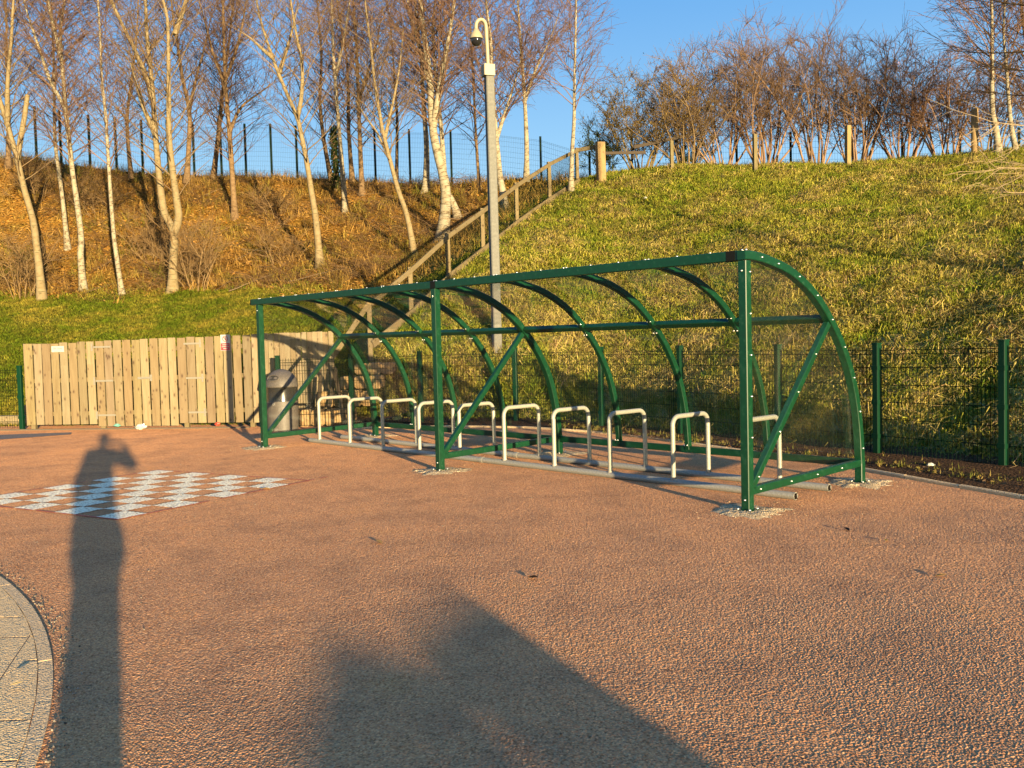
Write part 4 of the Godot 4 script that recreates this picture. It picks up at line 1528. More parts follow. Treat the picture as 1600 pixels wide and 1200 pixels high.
func build_camera_pole() -> void:
	var p := Vector3(-0.27, 0, -18.44)
	p.y = height(p.x, p.z) - 0.05
	var t := thing("camera_pole", "tall square galvanised pole carrying a white dome security camera on a swan neck", "camera pole", p)
	var top := 6.62 - p.y
	var g := Geo.new()
	g.bar(Vector3(0, 0, 0), Vector3(-0.02, top, 0), 0.165, 0.165, Vector3(0.35, 0, 1), 0.018)
	put("pole", g.mesh(), M.pole, t)
	g = Geo.new()
	g.bar(Vector3(-0.035, top - 0.06, 0.03), Vector3(-0.035, top + 0.15, 0.03), 0.22, 0.21, Vector3(0.35, 0, 1), 0.012)
	put("junction_box", g.mesh(), M.cream, t)
	g = Geo.new()
	var pts := PackedVector3Array([Vector3(-0.035, top + 0.14, 0.03), Vector3(-0.045, top + 0.55, 0.03), Vector3(-0.055, top + 0.88, 0.03)])
	for k in range(1, 9):
		var an := PI * k / 8.0
		pts.append(Vector3(-0.055 - 0.095 * (1.0 - cos(an)), top + 0.88 + 0.13 * sin(an), 0.03 + 0.02 * k / 8.0))
	pts.append(Vector3(-0.245, top + 0.82, 0.05))
	var rad := PackedFloat32Array()
	rad.resize(pts.size())
	rad.fill(0.036)
	g.tube(pts, rad, 12)
	put("swan_neck", g.mesh(), M.cream, t)
	var h := Geo.new()
	h.lathe(Vector3(-0.245, top + 0.52, 0.05), [Vector2(0.001, 0.31), Vector2(0.045, 0.31), Vector2(0.06, 0.27), Vector2(0.10, 0.22), Vector2(0.122, 0.16), Vector2(0.127, 0.13), Vector2(0.12, 0.125), Vector2(0.001, 0.125)], 20)
	var hs := put("camera_housing", h.mesh(), M.cream, t)
	h = Geo.new()
	h.lathe(Vector3(-0.245, top + 0.52, 0.05), [Vector2(0.105, 0.125), Vector2(0.105, 0.10), Vector2(0.10, 0.06), Vector2(0.08, 0.02), Vector2(0.045, -0.005), Vector2(0.001, -0.012)], 20)
	put("camera_dome", h.mesh(), M.dark_glass, hs)


func build_litter_bin() -> void:
	var t := thing("litter_bin", "domed stone-grey litter bin with a dark band, behind the far end of the shelter", "litter bin", Vector3(-4.12, 0, -16.98))
	var g := Geo.new()
	g.lathe(Vector3.ZERO, [Vector2(0.001, 0.0), Vector2(0.262, 0.0), Vector2(0.27, 0.02), Vector2(0.277, 0.30), Vector2(0.282, 0.53)], 36)
	put("body", g.mesh(), M.bin, t)
	g = Geo.new()
	g.lathe(Vector3.ZERO, [Vector2(0.282, 0.53), Vector2(0.268, 0.535), Vector2(0.268, 0.775), Vector2(0.285, 0.78)], 36)
	put("band", g.mesh(), M.bin_band, t)
	g = Geo.new()
	var prof := [Vector2(0.268, 0.776), Vector2(0.291, 0.778), Vector2(0.294, 0.80)]
	for k in range(1, 13):
		var an := PI * 0.5 * k / 12.0
		prof.append(Vector2(maxf(0.287 * cos(an), 0.001), 0.80 + 0.30 * sin(an)))
	g.lathe(Vector3.ZERO, prof, 36)
	var hood := put("hood", g.mesh(), M.bin, t)
	# mouth: a black oval for the shade in an opening, rimmed, facing the playground
	for m in [[-0.42, "mouth_shade"]]:
		var f := Vector3(sin(m[0]), 0, cos(m[0]))
		var sx := Vector3.UP.cross(f).normalized()
		var dk := Geo.new()
		var rim := PackedVector3Array()
		var rr := PackedFloat32Array()
		var mid := Vector3(0, 0.80, 0) + (f * 0.86 + Vector3.UP * 0.53).normalized() * 0.293
		var pts := []
		for k in 25:
			var an := TAU * k / 24.0
			var d := f * 0.86 + Vector3.UP * (0.53 + 0.24 * sin(an)) + sx * 0.46 * cos(an)
			var q := d.normalized()
			var p := Vector3(q.x * 0.291, 0.80 + q.y * 0.304, q.z * 0.291)
			pts.append(p)
			rim.append(p)
			rr.append(0.012)
		for k in 24:
			dk.face([mid, pts[k], pts[k + 1]], (f + Vector3.UP * 0.6).normalized())
		put("mouth_shade", dk.mesh(), M.black, hood)
		var rg := Geo.new()
		rg.tube(rim, rr, 6)
		put("rim", rg.mesh(), M.bin, hood)
	g = Geo.new()
	pts_badge(g)
	put("badge", g.mesh(), M.sign_white, t)


func pts_badge(g: Geo) -> void:
	var pts := PackedVector3Array()
	var rad := PackedFloat32Array()
	for k in 13:
		var an := TAU * k / 12.0
		pts.append(Vector3(-0.09 + cos(an) * 0.018, 0.49 + sin(an) * 0.018, 0.269))
		rad.append(0.004)
	g.tube(pts, rad, 5)


# ---------- small litter ----------

func crumple(r: Vector3, sd: int, k: int) -> Geo:
	var g := Geo.new()
	var f := noise(1.4, sd, 3)
	var n := 12
	var rings := []
	for a in n + 1:
		var row := []
		for b in n:
			var th := PI * a / n
			var ph := TAU * b / n
			var d := Vector3(sin(th) * cos(ph), cos(th), sin(th) * sin(ph))
			var w := 0.75 + 0.5 * f.get_noise_3dv(d * k)
			row.append(Vector3(d.x * r.x, maxf(d.y * r.y, -r.y * 0.8), d.z * r.z) * w + Vector3(0, r.y * 0.75, 0))
		rings.append(row)
	for a in n:
		for b in n:
			var q := (b + 1) % n
			var c: Vector3 = (rings[a][b] + rings[a + 1][q]) * 0.5
			g.face([rings[a][b], rings[a][q], rings[a + 1][q], rings[a + 1][b]], ((rings[a][b] - rings[a + 1][q]).cross(rings[a][q] - rings[a + 1][b]) * (1.0 if (rings[a][b] - rings[a + 1][q]).cross(rings[a][q] - rings[a + 1][b]).dot(c - Vector3(0, r.y * 0.75, 0)) > 0.0 else -1.0)).normalized())
	return g


func build_litter() -> void:
	var o := put("plastic_bag", crumple(Vector3(0.13, 0.07, 0.08), 3, 3).mesh(), M.plastic_bag)
	o.position = Vector3(-7.02, 0.004, -17.86)
	tag(o, "crumpled clear-white plastic bag at the foot of the bin store gates", "plastic bag")
	o = put("paper_cup", crumple(Vector3(0.09, 0.035, 0.05), 4, 1).mesh(), M.teal)
	o.position = Vector3(-7.55, 0.055, -18.08)
	tag(o, "flattened teal carton under the bin store gate", "carton")
	o = put("red_packet", crumple(Vector3(0.07, 0.04, 0.05), 5, 2).mesh(), M.red)
	o.position = Vector3(-5.52, 0.055, -17.72)
	tag(o, "small red packet by the right-hand boards of the bin store", "packet")
	o = put("white_scrap", crumple(Vector3(0.055, 0.025, 0.03), 6, 2).mesh(), M.plastic_bag)
	o.position = Vector3(4.43, 0.05, -10.05)
	tag(o, "white crumpled scrap on the soil beside the right fence panel", "litter")
	o = put("white_scrap", crumple(Vector3(0.07, 0.04, 0.06), 7, 2).mesh(), M.plastic_bag)
	o.position = Vector3(3.75, height(3.75, -26.0) + 0.05, -26.0)
	tag(o, "white scrap caught in the grass high on the right bank", "litter")
	# leaves, twigs and a spill on the tarmac
	var lv := [[-2.22, -4.13, 0.028, 0.035, "pale dry leaf lying on the flagstones"], [-1.03, -7.08, 0.045, 0.004, "brown dry leaf in the middle of the tarmac"], [2.64, -6.71, 0.035, 0.004, "small yellow leaf on the tarmac right of the nearest post"], [2.57, -5.7, 0.035, 0.004, "curled brown leaf on the tarmac at the lower right"], [2.5, -7.12, 0.04, 0.004, "dark curled leaf close to the nearest concrete patch"], [-2.6, -9.9, 0.05, 0.004, "brown leaf on the tarmac right of the chessboard"], [0.1, -5.9, 0.045, 0.004, "small dark leaf on the tarmac near the point of the big shadow"]]
	for k in lv.size():
		var e: Array = lv[k]
		var g := Geo.new()
		var w: float = e[2]
		var c0 := Color(0.30, 0.19, 0.08) if k != 2 else Color(0.55, 0.38, 0.03)
		if k == 0:
			c0 = Color(0.55, 0.42, 0.22)
		if k in [4, 6]:
			c0 = Color(0.06, 0.04, 0.03)
		for s in 4:
			var f0 := s / 4.0
			var f1 := (s + 1) / 4.0
			var w0 := sin(PI * clampf(f0, 0.03, 0.97)) * w * 0.42
			var w1 := sin(PI * clampf(f1, 0.03, 0.97)) * w * 0.42
			var y0 := w * 0.3 * f0 * f0
			var y1 := w * 0.3 * f1 * f1
			for sd in [-1.0, 1.0]:
				g.face([Vector3(f0 * w * 2 - w, y0, 0), Vector3(f1 * w * 2 - w, y1, 0), Vector3(f1 * w * 2 - w, y1 + w1 * 0.7, w1 * sd), Vector3(f0 * w * 2 - w, y0 + w0 * 0.7, w0 * sd)], Vector3(0, 1, -sd * 0.6).normalized(), [], c0)
		o = put("dry_leaf", g.mesh(), M.leaf)
		o.position = Vector3(e[0], e[3] + 0.006, e[1])
		o.rotation.y = k * 1.9 + 0.4
		tag(o, e[4], "leaf", "dry leaves on the paving and tarmac")
	# loose grit near the paving edge and under the rack
	var gm := Geo.new()
	gm.lathe(Vector3.ZERO, [Vector2(0.006, 0), Vector2(0.0055, 0.005), Vector2(0.001, 0.008)], 5)
	var spots := []
	var cols := []
	for k in 700:
		var p := Vector3.ZERO
		if k < 420:
			var an := rng.randf_range(-0.95, 0.1)
			var d := 8.95 + absf(rng.randfn(0.0, 0.05))
			p = Vector3(-10.19 + cos(an) * d, 0.007, -0.434 + sin(an) * d)
		else:
			p = Vector3(rng.randf_range(-8.0, 5.0), 0.007, rng.randf_range(-16.5, -3.0))
		spots.append(Transform3D(Basis(Vector3.UP, rng.randf() * TAU).scaled(Vector3.ONE * rng.randf_range(0.35, 0.95)), p))
		var b := rng.randf_range(0.08, 0.36)
		cols.append(Color(b, b * 0.85, b * 0.65))
	scatter("loose_grit", "loose grit and crumbs on the tarmac", gm.mesh(), M.leaf, spots, cols)


func scatter(called: String, label: String, mesh: Mesh, material: Material, spots: Array, cols: Array) -> void:
	var mm := MultiMesh.new()
	mm.transform_format = MultiMesh.TRANSFORM_3D
	mm.use_colors = true
	mm.mesh = mesh
	mm.instance_count = spots.size()
	for k in spots.size():
		mm.set_instance_transform(k, spots[k])
		mm.set_instance_color(k, cols[k])
	var o := MultiMeshInstance3D.new()
	o.name = numbered(called)
	o.multimesh = mm
	o.material_override = material
	add_child(o, true)
	tag(o, label, called.get_slice("_", called.get_slice_count("_") - 1), "", "stuff")


# ---------- trees and shrubs ----------

# bark, radius at the foot, foot, stems (x, height, z beside the foot), words
const TREES := [
	["pale", 0.126, Vector3(-14.1, 3.08, -28.76), [[-0,-0.3,0, -0.07,0.94,-0.04, -0.13,1.69,-0.05, -0.19,2.38,-0.05, -0.4,3.3,-0.03, -0.56,4.31,0.02, -0.75,5.15,0.07, -0.97,6.1,0.13, -1.26,7.24,0.17, -1.41,8.75,0.18, -1.51,10.61,0.11], [-0.53,4.2,0.02, -0.4,4.86,0.01, -0.25,5.52,0.01, -0.15,6.08,0.01], [-0.75,5.15,0.07, -0.54,6.28,0.38, -0.13,7.78,0.77, 0.17,9.27,1.08, 0.39,10.57,1.31]]],
	["birch", 0.11, Vector3(-13.24, 3.38, -29.66), [[0,-0.31,0, -0.05,1.14,0, -0,1.64,0.01, -0.07,2.86,0.07, -0.13,3.61,0.11, -0.2,5.51,0.21, -0.24,6.91,0.24, -0.25,7.82,0.22, -0.09,8.9,0.18, 0.05,10.05,0.11, 0.16,11.58,0.03], [-0.24,6.91,0.24, -0.4,7.94,0.33, -0.52,8.79,0.39, -0.66,10.07,0.46, -0.73,11.03,0.52], [-0.2,5.51,0.21, -0.6,6.39,0.31, -0.86,7.37,0.4, -1.16,8.54,0.47, -1.34,9.7,0.51]]],
	["birch", 0.089, Vector3(-15.3, 5.1, -33.2), [[0,-0.31,-0, -0.07,1.28,0.03, -0.13,2.35,0.08, -0.2,3.72,0.16, -0.09,6.09,0.24, -0.09,7.46,0.22, -0.09,8.48,0.17, -0.1,10.2,0.07]]],
	["birch", 0.078, Vector3(-11.76, 3.17, -29), [[0,-0.3,-0, -0.12,1.2,0.07, -0.16,1.74,0.1, -0.18,3.5,0.18, -0.21,5.28,0.18, -0.3,6.48,0.13, -0.32,7.68,0.06, -0.36,8.85,-0, -0.36,10.17,-0.05, -0.31,11.29,-0.04]]],
	["pale", 0.147, Vector3(-10.29, 3.22, -29.09), [[0,-0.3,0, 0.05,0.73,-0, 0.13,1.78,0.02, -0.05,2.19,0.03, -0.15,2.52,0.05, -0.22,3.6,0.11, -0.24,4.41,0.16, -0.25,5.21,0.2, -0.28,6.42,0.23, -0.36,7.62,0.23, -0.37,8.8,0.18, -0.35,10.49,0.08], [0.13,1.78,0.02, 0.32,2.18,0.08, 0.32,2.45,0.12, 0.27,3.7,0.33, 0.27,4.61,0.48, 0.42,6.4,0.74, 0.5,7.88,0.89, 0.34,8.78,0.95, 0.28,10.1,1.02], [-0.25,5.75,0.22, -0.45,6.52,0.31, -0.67,7.13,0.36, -1.11,8.17,0.44, -1.33,8.82,0.47, -1.53,9.96,0.51], [0.47,7.64,0.23, 0.67,8.39,0.02, 0.82,9.14,-0.19, 0.98,10.27,-0.52], [-0.25,4.7,0.17, -0.52,5.56,0.4, -0.62,6.14,0.54, -0.71,6.71,0.68]]],
	["brown", 0.117, Vector3(-12.9, 8.11, -38.6), [[0,0.04,0.02, 0.21,1.76,0.1, 0.28,2.88,0.16, 0.08,4.15,0.2, -0.07,5.54,0.19, -0.26,7.06,0.12, -0.29,8.82,0.02], [0.28,2.88,0.16, 0.69,4.01,0.48, 1.2,5.26,0.79, 1.63,6.51,1.06]]],
	["brown", 0.12, Vector3(-12.2, 8.49, -39.68), [[-0,-0.3,-0, 0.33,1.59,0.08, 0.55,3.13,0.1, 0.73,4.42,0.06, 1.01,6.23,-0.04, 1.25,8.29,-0.13]]],
	["brown", 0.119, Vector3(-10.08, 6.28, -35.36), [[0,-0.3,0, -0.07,1.75,-0.1, -0.15,3.58,-0.16, -0.21,5.04,-0.14, -0.17,6.54,-0.07, -0.14,7.93,0.01, -0.11,9.99,0.08], [-0.11,3.18,-0.15, 0.27,4.1,-0.37, 0.95,4.66,-0.5, 1.56,5.11,-0.59], [-0.17,4.69,-0.15, -0.5,5.86,0.16, -0.69,7.02,0.48, -0.84,7.94,0.74], [-0.21,5.04,-0.14, 0.21,6.07,-0.16, 0.53,7.22,-0.17, 0.77,8.59,-0.19]]],
	["pale", 0.121, Vector3(-5.91, 3.95, -29.93), [[0,-0.3,-0, -0.07,1.35,0.08, -0.18,2.35,0.13, -0.3,3.34,0.17, -0.47,4.34,0.19, -0.54,4.63,0.19, -0.89,5.51,0.17, -1.23,6.44,0.13, -1.62,7.8,0.05, -1.77,9.07,-0.01], [-0.52,4.57,0.19, -0.34,5.2,0.34, -0.25,6.12,0.53, -0.37,7.08,0.72, -0.46,8.06,0.91, -0.49,9.42,1.18], [-1.05,5.96,0.15, -0.73,7.09,-0.11, -0.49,8.26,-0.4], [-1.23,6.44,0.13, -1.54,6.72,0.12, -1.92,7.08,0.1, -2.31,7.33,0.08]]],
	["brown", 0.108, Vector3(-7.28, 8.35, -40.07), [[0,-0.3,0, -0.32,1.7,-0.04, -0.42,3.37,0, -0.28,4.99,0.09, -0.32,6.41,0.17, -0.4,8.5,0.2]]],
	["birch", 0.108, Vector3(-6, 6.46, -35.48), [[-0,-0.3,-0, -0.04,0.94,0.04, -0.08,1.88,0.1, -0.2,4.8,0.21, -0.23,5.89,0.2, -0.24,7.7,0.11, -0.24,9.77,0], [-0.2,4.8,0.21, 0.2,6.07,0.51, 0.53,7.45,0.78, 0.75,8.6,1]]],
	["brown", 0.107, Vector3(-6.42, 8.25, -39.89), [[-0,-0.3,-0, -0.09,2.16,0.04, -0.06,3.81,-0.01, -0.12,5.38,-0.1, -0.38,6.95,-0.18, -0.53,8.77,-0.19]]],
	["brown", 0.112, Vector3(-5.61, 7.25, -37.04), [[-0,-0.31,0, -0.04,2.52,-0.13, -0.05,4.41,-0.15, -0.05,5.94,-0.1, -0.1,7.44,-0.01, -0.14,9.37,0.07], [-0.06,3.56,-0.16, 0.3,4.77,-0.42, 0.66,5.97,-0.65, 0.88,7.42,-0.9]]],
	["pale", 0.101, Vector3(-2.92, 4.24, -30.05), [[0,-0.3,-0, -0.23,1.2,-0.01, -0.5,2.07,-0.05, -0.73,3.01,-0.1, -0.89,3.7,-0.14, -0.99,4.24,-0.17, -1.16,5.49,-0.23, -1.24,6.57,-0.24, -1.36,7.75,-0.22, -1.42,9.12,-0.15], [-0.73,3.01,-0.1, -1.13,3.91,-0.29, -1.47,4.41,-0.39, -1.81,5.01,-0.51], [-0.89,3.7,-0.14, -0.62,4.79,-0.25, -0.38,5.96,-0.35, -0.23,7.14,-0.41]]],
	["brown", 0.08, Vector3(-4.55, 8.04, -39.5), [[0,0.24,-0.03, 0.09,2.62,-0.1, 0.04,4.26,-0.08, -0.02,5.94,0.01, -0.15,7.49,0.09, -0.24,9.03,0.13]]],
	["birch", 0.134, Vector3(-3.11, 7.17, -36.29), [[0,-0.3,0, 0.1,1.63,-0.07, 0.03,3.49,-0.07, 0,5.07,-0, -0.14,6.73,0.1, -0.2,8.62,0.16]]],
	["birch", 0.199, Vector3(-2.17, 4.89, -31.04), [[0,-0.3,-0, 0.18,1.23,0.07, 0.14,1.89,0.09, 0.01,2.51,0.11, -0.17,3.48,0.11, -0.23,5.07,0.05, -0.39,6.66,-0.04, -0.48,7.61,-0.09, -0.56,9.23,-0.13, -0.6,10.63,-0.1], [-0.17,3.48,0.11, 0.14,4.96,0.31, 0.42,6.17,0.45, 0.66,7.38,0.59, 0.82,8.59,0.76], [-0.23,5.07,0.05, -0.54,6.2,-0.29, -0.82,7.22,-0.61, -1,8.23,-0.9]]],
	["birch", 0.121, Vector3(-1.62, 5.72, -32.6), [[-0,-0.31,-0, -0.23,0.49,0, -0.45,0.95,0, -0.53,2.19,-0.03, -0.58,3.26,-0.09, -0.67,3.99,-0.13, -0.74,5.19,-0.2, -0.75,6.47,-0.23, -0.57,8.16,-0.21]]],
	["birch", 0.121, Vector3(-0.04, 5.54, -29.96), [[0,-0.3,0, -0.1,0.62,-0.01, -0.17,1,-0.02, -0.26,2.23,-0.08, -0.33,3.47,-0.15, -0.34,4.57,-0.21, -0.36,5.32,-0.23, -0.47,6.53,-0.24, -0.5,8.28,-0.17], [-0.26,2.23,-0.08, 0.06,3.18,-0.31, 0.32,3.96,-0.5, 0.6,4.94,-0.72]]],
	["brown", 0.07, Vector3(-0.98, 6.93, -34.64), [[0,-0.3,-0, -0.09,1.83,0.1, -0.12,3.41,0.18, -0.15,4.77,0.2, -0.18,6.13,0.18, -0.21,7.71,0.09]]],
	["birch", 0.104, Vector3(0.69, 7.1, -34.2), [[0,0.03,-0, 0.04,1.05,0.01, 0.04,1.89,0.04, 0,3.28,0.11, -0.08,4.7,0.19, -0.15,6.44,0.24, -0.18,7.77,0.22], [0.02,2.86,0.09, 0.45,3.97,0.31, 0.93,4.85,0.49, 1.27,5.74,0.64]]],
	["birch", 0.074, Vector3(1.84, 5.71, -27.6), [[0,0.04,0.01, 0.05,1.12,0.02, 0.13,2.07,0.01, 0.17,3.21,-0.03, 0.24,4.62,-0.11, 0.28,5.46,-0.16, 0.34,6.72,-0.21]]],
	["birch", 0.084, Vector3(12.86, 5.99, -25), [[0,-0.2,0, -0.1,0.64,0.01, -0.2,1.14,0.02, -0.24,2.47,0.09, -0.29,4.01,0.18, -0.34,5.47,0.23]]],
	["birch", 0.067, Vector3(13.32, 6.03, -24.92), [[0,-0.3,-0, -0.2,0.58,0.02, -0.28,1.32,0.03, -0.33,2.14,0.02, -0.39,3.12,-0.01, -0.28,4.25,-0.07, -0.19,4.9,-0.11]]],
	["brown", 0.102, Vector3(14.27, 6.19, -25.19), [[0,-0.3,0, -0.3,1.37,-0.05, -0.57,2.7,-0.05, -0.72,3.69,-0.02, -0.84,4.84,0.04]]],
	["brown", 0.103, Vector3(-19.95, 8.93, -38.39), [[0,-0.3,-0, 0.15,2.07,0.03, 0.15,4.08,-0.04, 0.15,6.09,-0.16, 0.14,8.08,-0.2]]],
	["brown", 0.092, Vector3(-15.26, 8.45, -39), [[0,0.02,0.02, -0.04,2.32,0.11, 0.24,4.11,0.1, 0.47,5.89,0.02, 0.62,8.17,-0.1]]]
]
const TREE_WORDS := [
	"forked pale-barked tree leaning left with one sawn-off limb, at the far left",
	"white-barked forked birch between the two left leaning trunks, its foot on the grass edge",
	"slim spotted birch close behind the white forked birch at the left",
	"slender straight birch to the left of the twin-stemmed tree",
	"large pale tree forking low into two stems with a Y shape, left of centre",
	"dark brown tree on the crest just right of the low-forked tree",
	"leaning dark brown tree on the crest, left of the straight brown one",
	"straight brown tree rooted halfway down the bank, side limbs spreading both ways",
	"thin pale smooth tree with a high V fork, behind the left roof end",
	"brown tree on the crest left of the ivy-clad stump",
	"birch right in front of the ivy-clad stump",
	"thin brown tree on the crest just right of the ivy-clad stump",
	"straight brown tree right of the ivy-clad stump, rooted a little below the crest",
	"thin pale leaning tree whose foot meets the lower end of the stair fence rail",
	"thin dark sapling on the crest behind the leaning pale tree",
	"reddish birch standing directly left of the thickest white birch",
	"thickest white birch with peeling bark, left of the camera pole",
	"birch trunk leaning up to the left across the thickest white birch",
	"white birch directly behind and right of the camera pole",
	"thin reddish sapling between the thickest birch and the camera pole",
	"birch with a dark lower trunk on the crest right of the camera pole",
	"slender white birch with fine twigs, rightmost before the gap of open sky",
	"white birch at the right end of the crest behind the round post",
	"thin birch at the right edge, just right of the round post",
	"reddish brown leaning tree cut by the right edge of the view",
	"brown tree on the crest at the far left edge of the view",
	"thin brown tree on the crest between the slender birch and the low-forked tree",
]


func bendy(p: Vector3, d: Vector3, len: float, segs: int, wander: float, lift: float) -> PackedVector3Array:
	var pts := PackedVector3Array([p])
	var dir := d.normalized()
	for k in segs:
		dir = (dir + Vector3(rng.randf_range(-1, 1), rng.randf_range(-1, 1) + lift / maxf(wander, 0.01), rng.randf_range(-1, 1)) * wander).normalized()
		p += dir * len / segs
		pts.append(p)
	return pts


func line_at(pts: PackedVector3Array, f: float) -> Vector3:
	var x := f * (pts.size() - 1)
	var k := mini(int(x), pts.size() - 2)
	return pts[k].lerp(pts[k + 1], x - k)


# fine branches along a stem: side shoots, twigs on them, and finer twigs on those
func clothe(g: Geo, stem: PackedVector3Array, r: float, from: float, gap: float, reach: float, rise: float, droop: float, twigs: int, fines: int, dark: Color, pale: Color) -> void:
	var len := 0.0
	for k in stem.size() - 1:
		len += stem[k].distance_to(stem[k + 1])
	var n := int(len * (1.0 - from) / gap)
	var spin := rng.randf() * TAU
	for k in n:
		var f := lerpf(from, 0.99, (k + rng.randf()) / n)
		spin += 2.4 + rng.randf_range(-0.5, 0.5)
		var p := line_at(stem, f)
		var l := reach * rng.randf_range(0.6, 1.15) * (1.0 - 0.55 * f)
		var d := Vector3(cos(spin), rise + rng.randf_range(-0.2, 0.25), sin(spin))
		var br := bendy(p, d, l, 4, 0.16, 0.02)
		var r0 := clampf(r * 0.28 * (1.2 - f), 0.009, 0.024)
		var c0 := pale.lerp(dark, rng.randf_range(0.3, 0.9))
		g.twig(br, r0, 0.006, c0)
		for s in twigs:
			var q := line_at(br, rng.randf_range(0.2, 1.0))
			var d2 := ((br[4] - br[0]).normalized() + Vector3(rng.randf_range(-0.8, 0.8), rng.randf_range(-0.5, 0.7), rng.randf_range(-0.8, 0.8))).normalized()
			var tw := bendy(q, d2, l * rng.randf_range(0.3, 0.6), 3, 0.2, -droop)
			var c1 := dark.lerp(pale, rng.randf() * 0.35)
			g.twig(tw, 0.0062, 0.0042, c1)
			for e in fines:
				var q2 := line_at(tw, rng.randf_range(0.25, 1.0))
				var d3 := (tw[3] - tw[0]).normalized() + Vector3(rng.randf_range(-0.9, 0.9), rng.randf_range(-0.9, 0.6), rng.randf_range(-0.9, 0.9))
				g.twig(bendy(q2, d3, rng.randf_range(0.2, 0.55), 2, 0.2, -droop), 0.0045, 0.0034, c1)


func smooth_line(pts: PackedVector3Array, n: int) -> PackedVector3Array:
	var c := Curve3D.new()
	for k in pts.size():
		var tg := (pts[mini(k + 1, pts.size() - 1)] - pts[maxi(k - 1, 0)]) / 6.0
		c.add_point(pts[k], -tg, tg)
	var out := PackedVector3Array()
	var len := c.get_baked_length()
	for k in n + 1:
		out.append(c.sample_baked(len * k / n, true))
	return out


func build_trees() -> void:
	for k in TREES.size():
		var e: Array = TREES[k]
		var foot: Vector3 = e[2]
		foot.y = height(foot.x, foot.z)
		var birch: bool = e[0] == "birch"
		var o := thing("birch_tree" if birch else "bare_tree", TREE_WORDS[k], "tree", foot, 0.0, "bare trees on the bank")
		var far := foot.z < -33.5
		var stems: Array = e[3]
		var g := Geo.new()
		var dark := Color(0.125, 0.072, 0.05)
		var pale := Color(0.28, 0.175, 0.105)
		if e[0] == "pale":
			dark = Color(0.13, 0.085, 0.05)
			pale = Color(0.28, 0.20, 0.11)
		elif e[0] == "brown":
			dark = Color(0.095, 0.058, 0.042)
			pale = Color(0.20, 0.125, 0.07)
		for s in stems.size():
			var raw: Array = stems[s]
			var pts := PackedVector3Array()
			for q in range(0, raw.size(), 3):
				pts.append(Vector3(raw[q], raw[q + 1], raw[q + 2]))
			var stub: bool = k == 0 and s == 1
			var line := smooth_line(pts, pts.size() * 3)
			var rad := PackedFloat32Array()
			var r0: float = e[1]
			if s > 0:
				r0 *= 0.62 if not stub else 0.7
			if k == 4 and s == 1:
				r0 = e[1] * 0.85
			for q in line.size():
				var f := float(q) / (line.size() - 1)
				var r := r0 * (1.0 - 0.82 * pow(f, 0.85))
				if stub:
					r = r0 * (1.0 - 0.25 * f)
				if s == 0:
					r *= 1.0 + 0.45 * exp(-line[q].y * 3.2)
				rad.append(maxf(r, 0.011) * (1.0 + rng.randf_range(-0.045, 0.045)))
			var tg := Geo.new()
			tg.tube(line, rad, 10 if r0 > 0.06 else 7)
			var off := rng.randf() * 4.0
			for q in tg.t.size():
				tg.t[q].y += off
			put("trunk" if s == 0 else "limb", tg.mesh(), M[e[0]], o)
			if stub:
				continue
			var from := 0.34 if s == 0 else 0.12
			if birch:
				clothe(g, line, r0, from, 0.10, 2.8 if k != 21 else 1.9, 0.85, 0.03, 8, 2, dark, pale)
			elif e[0] == "pale":
				clothe(g, line, r0, from, 0.16, 2.6, 0.9, -0.05, 7, 1, dark, pale)
			else:
				clothe(g, line, r0, 0.2, 0.115, 2.5, 0.9, -0.03, 8, 2, dark, pale)
		put("twigs", g.mesh(), M.twig, o, "stuff")

	# a broken trunk wrapped in ivy
	var p := Vector3(-6.75, height(-6.75, -37.8), -37.8)
	var o := thing("ivy_stump", "short broken trunk wrapped in dark ivy on the crest left of centre", "tree stump", p)
	var tk := Geo.new()
	tk.tube(PackedVector3Array([Vector3(0.05, -0.3, 0), Vector3(0.0, 1.2, 0), Vector3(-0.08, 2.3, 0)]), PackedFloat32Array([0.12, 0.1, 0.08]), 9)
	put("trunk", tk.mesh(), M.brown, o)
	var iv := Geo.new()
	for k in 900:
		var y := rng.randf_range(0.0, 2.5)
		var an := rng.randf() * TAU
		var r := rng.randf_range(0.1, 0.26) * (1.0 if y < 2.2 else 0.7)
		var c := Vector3(cos(an) * r - 0.035 * y + 0.05, y, sin(an) * r)
		var d := Vector3(cos(an), rng.randf_range(-0.2, 0.7), sin(an)).normalized()
		var s := d.cross(Vector3.UP).normalized() * rng.randf_range(0.03, 0.055)
		var u := s.cross(d).normalized() * rng.randf_range(0.035, 0.06)
		iv.face([c - u, c + s, c + u, c - s], d)
	put("ivy_leaves", iv.mesh(), M.ivy, o, "stuff")


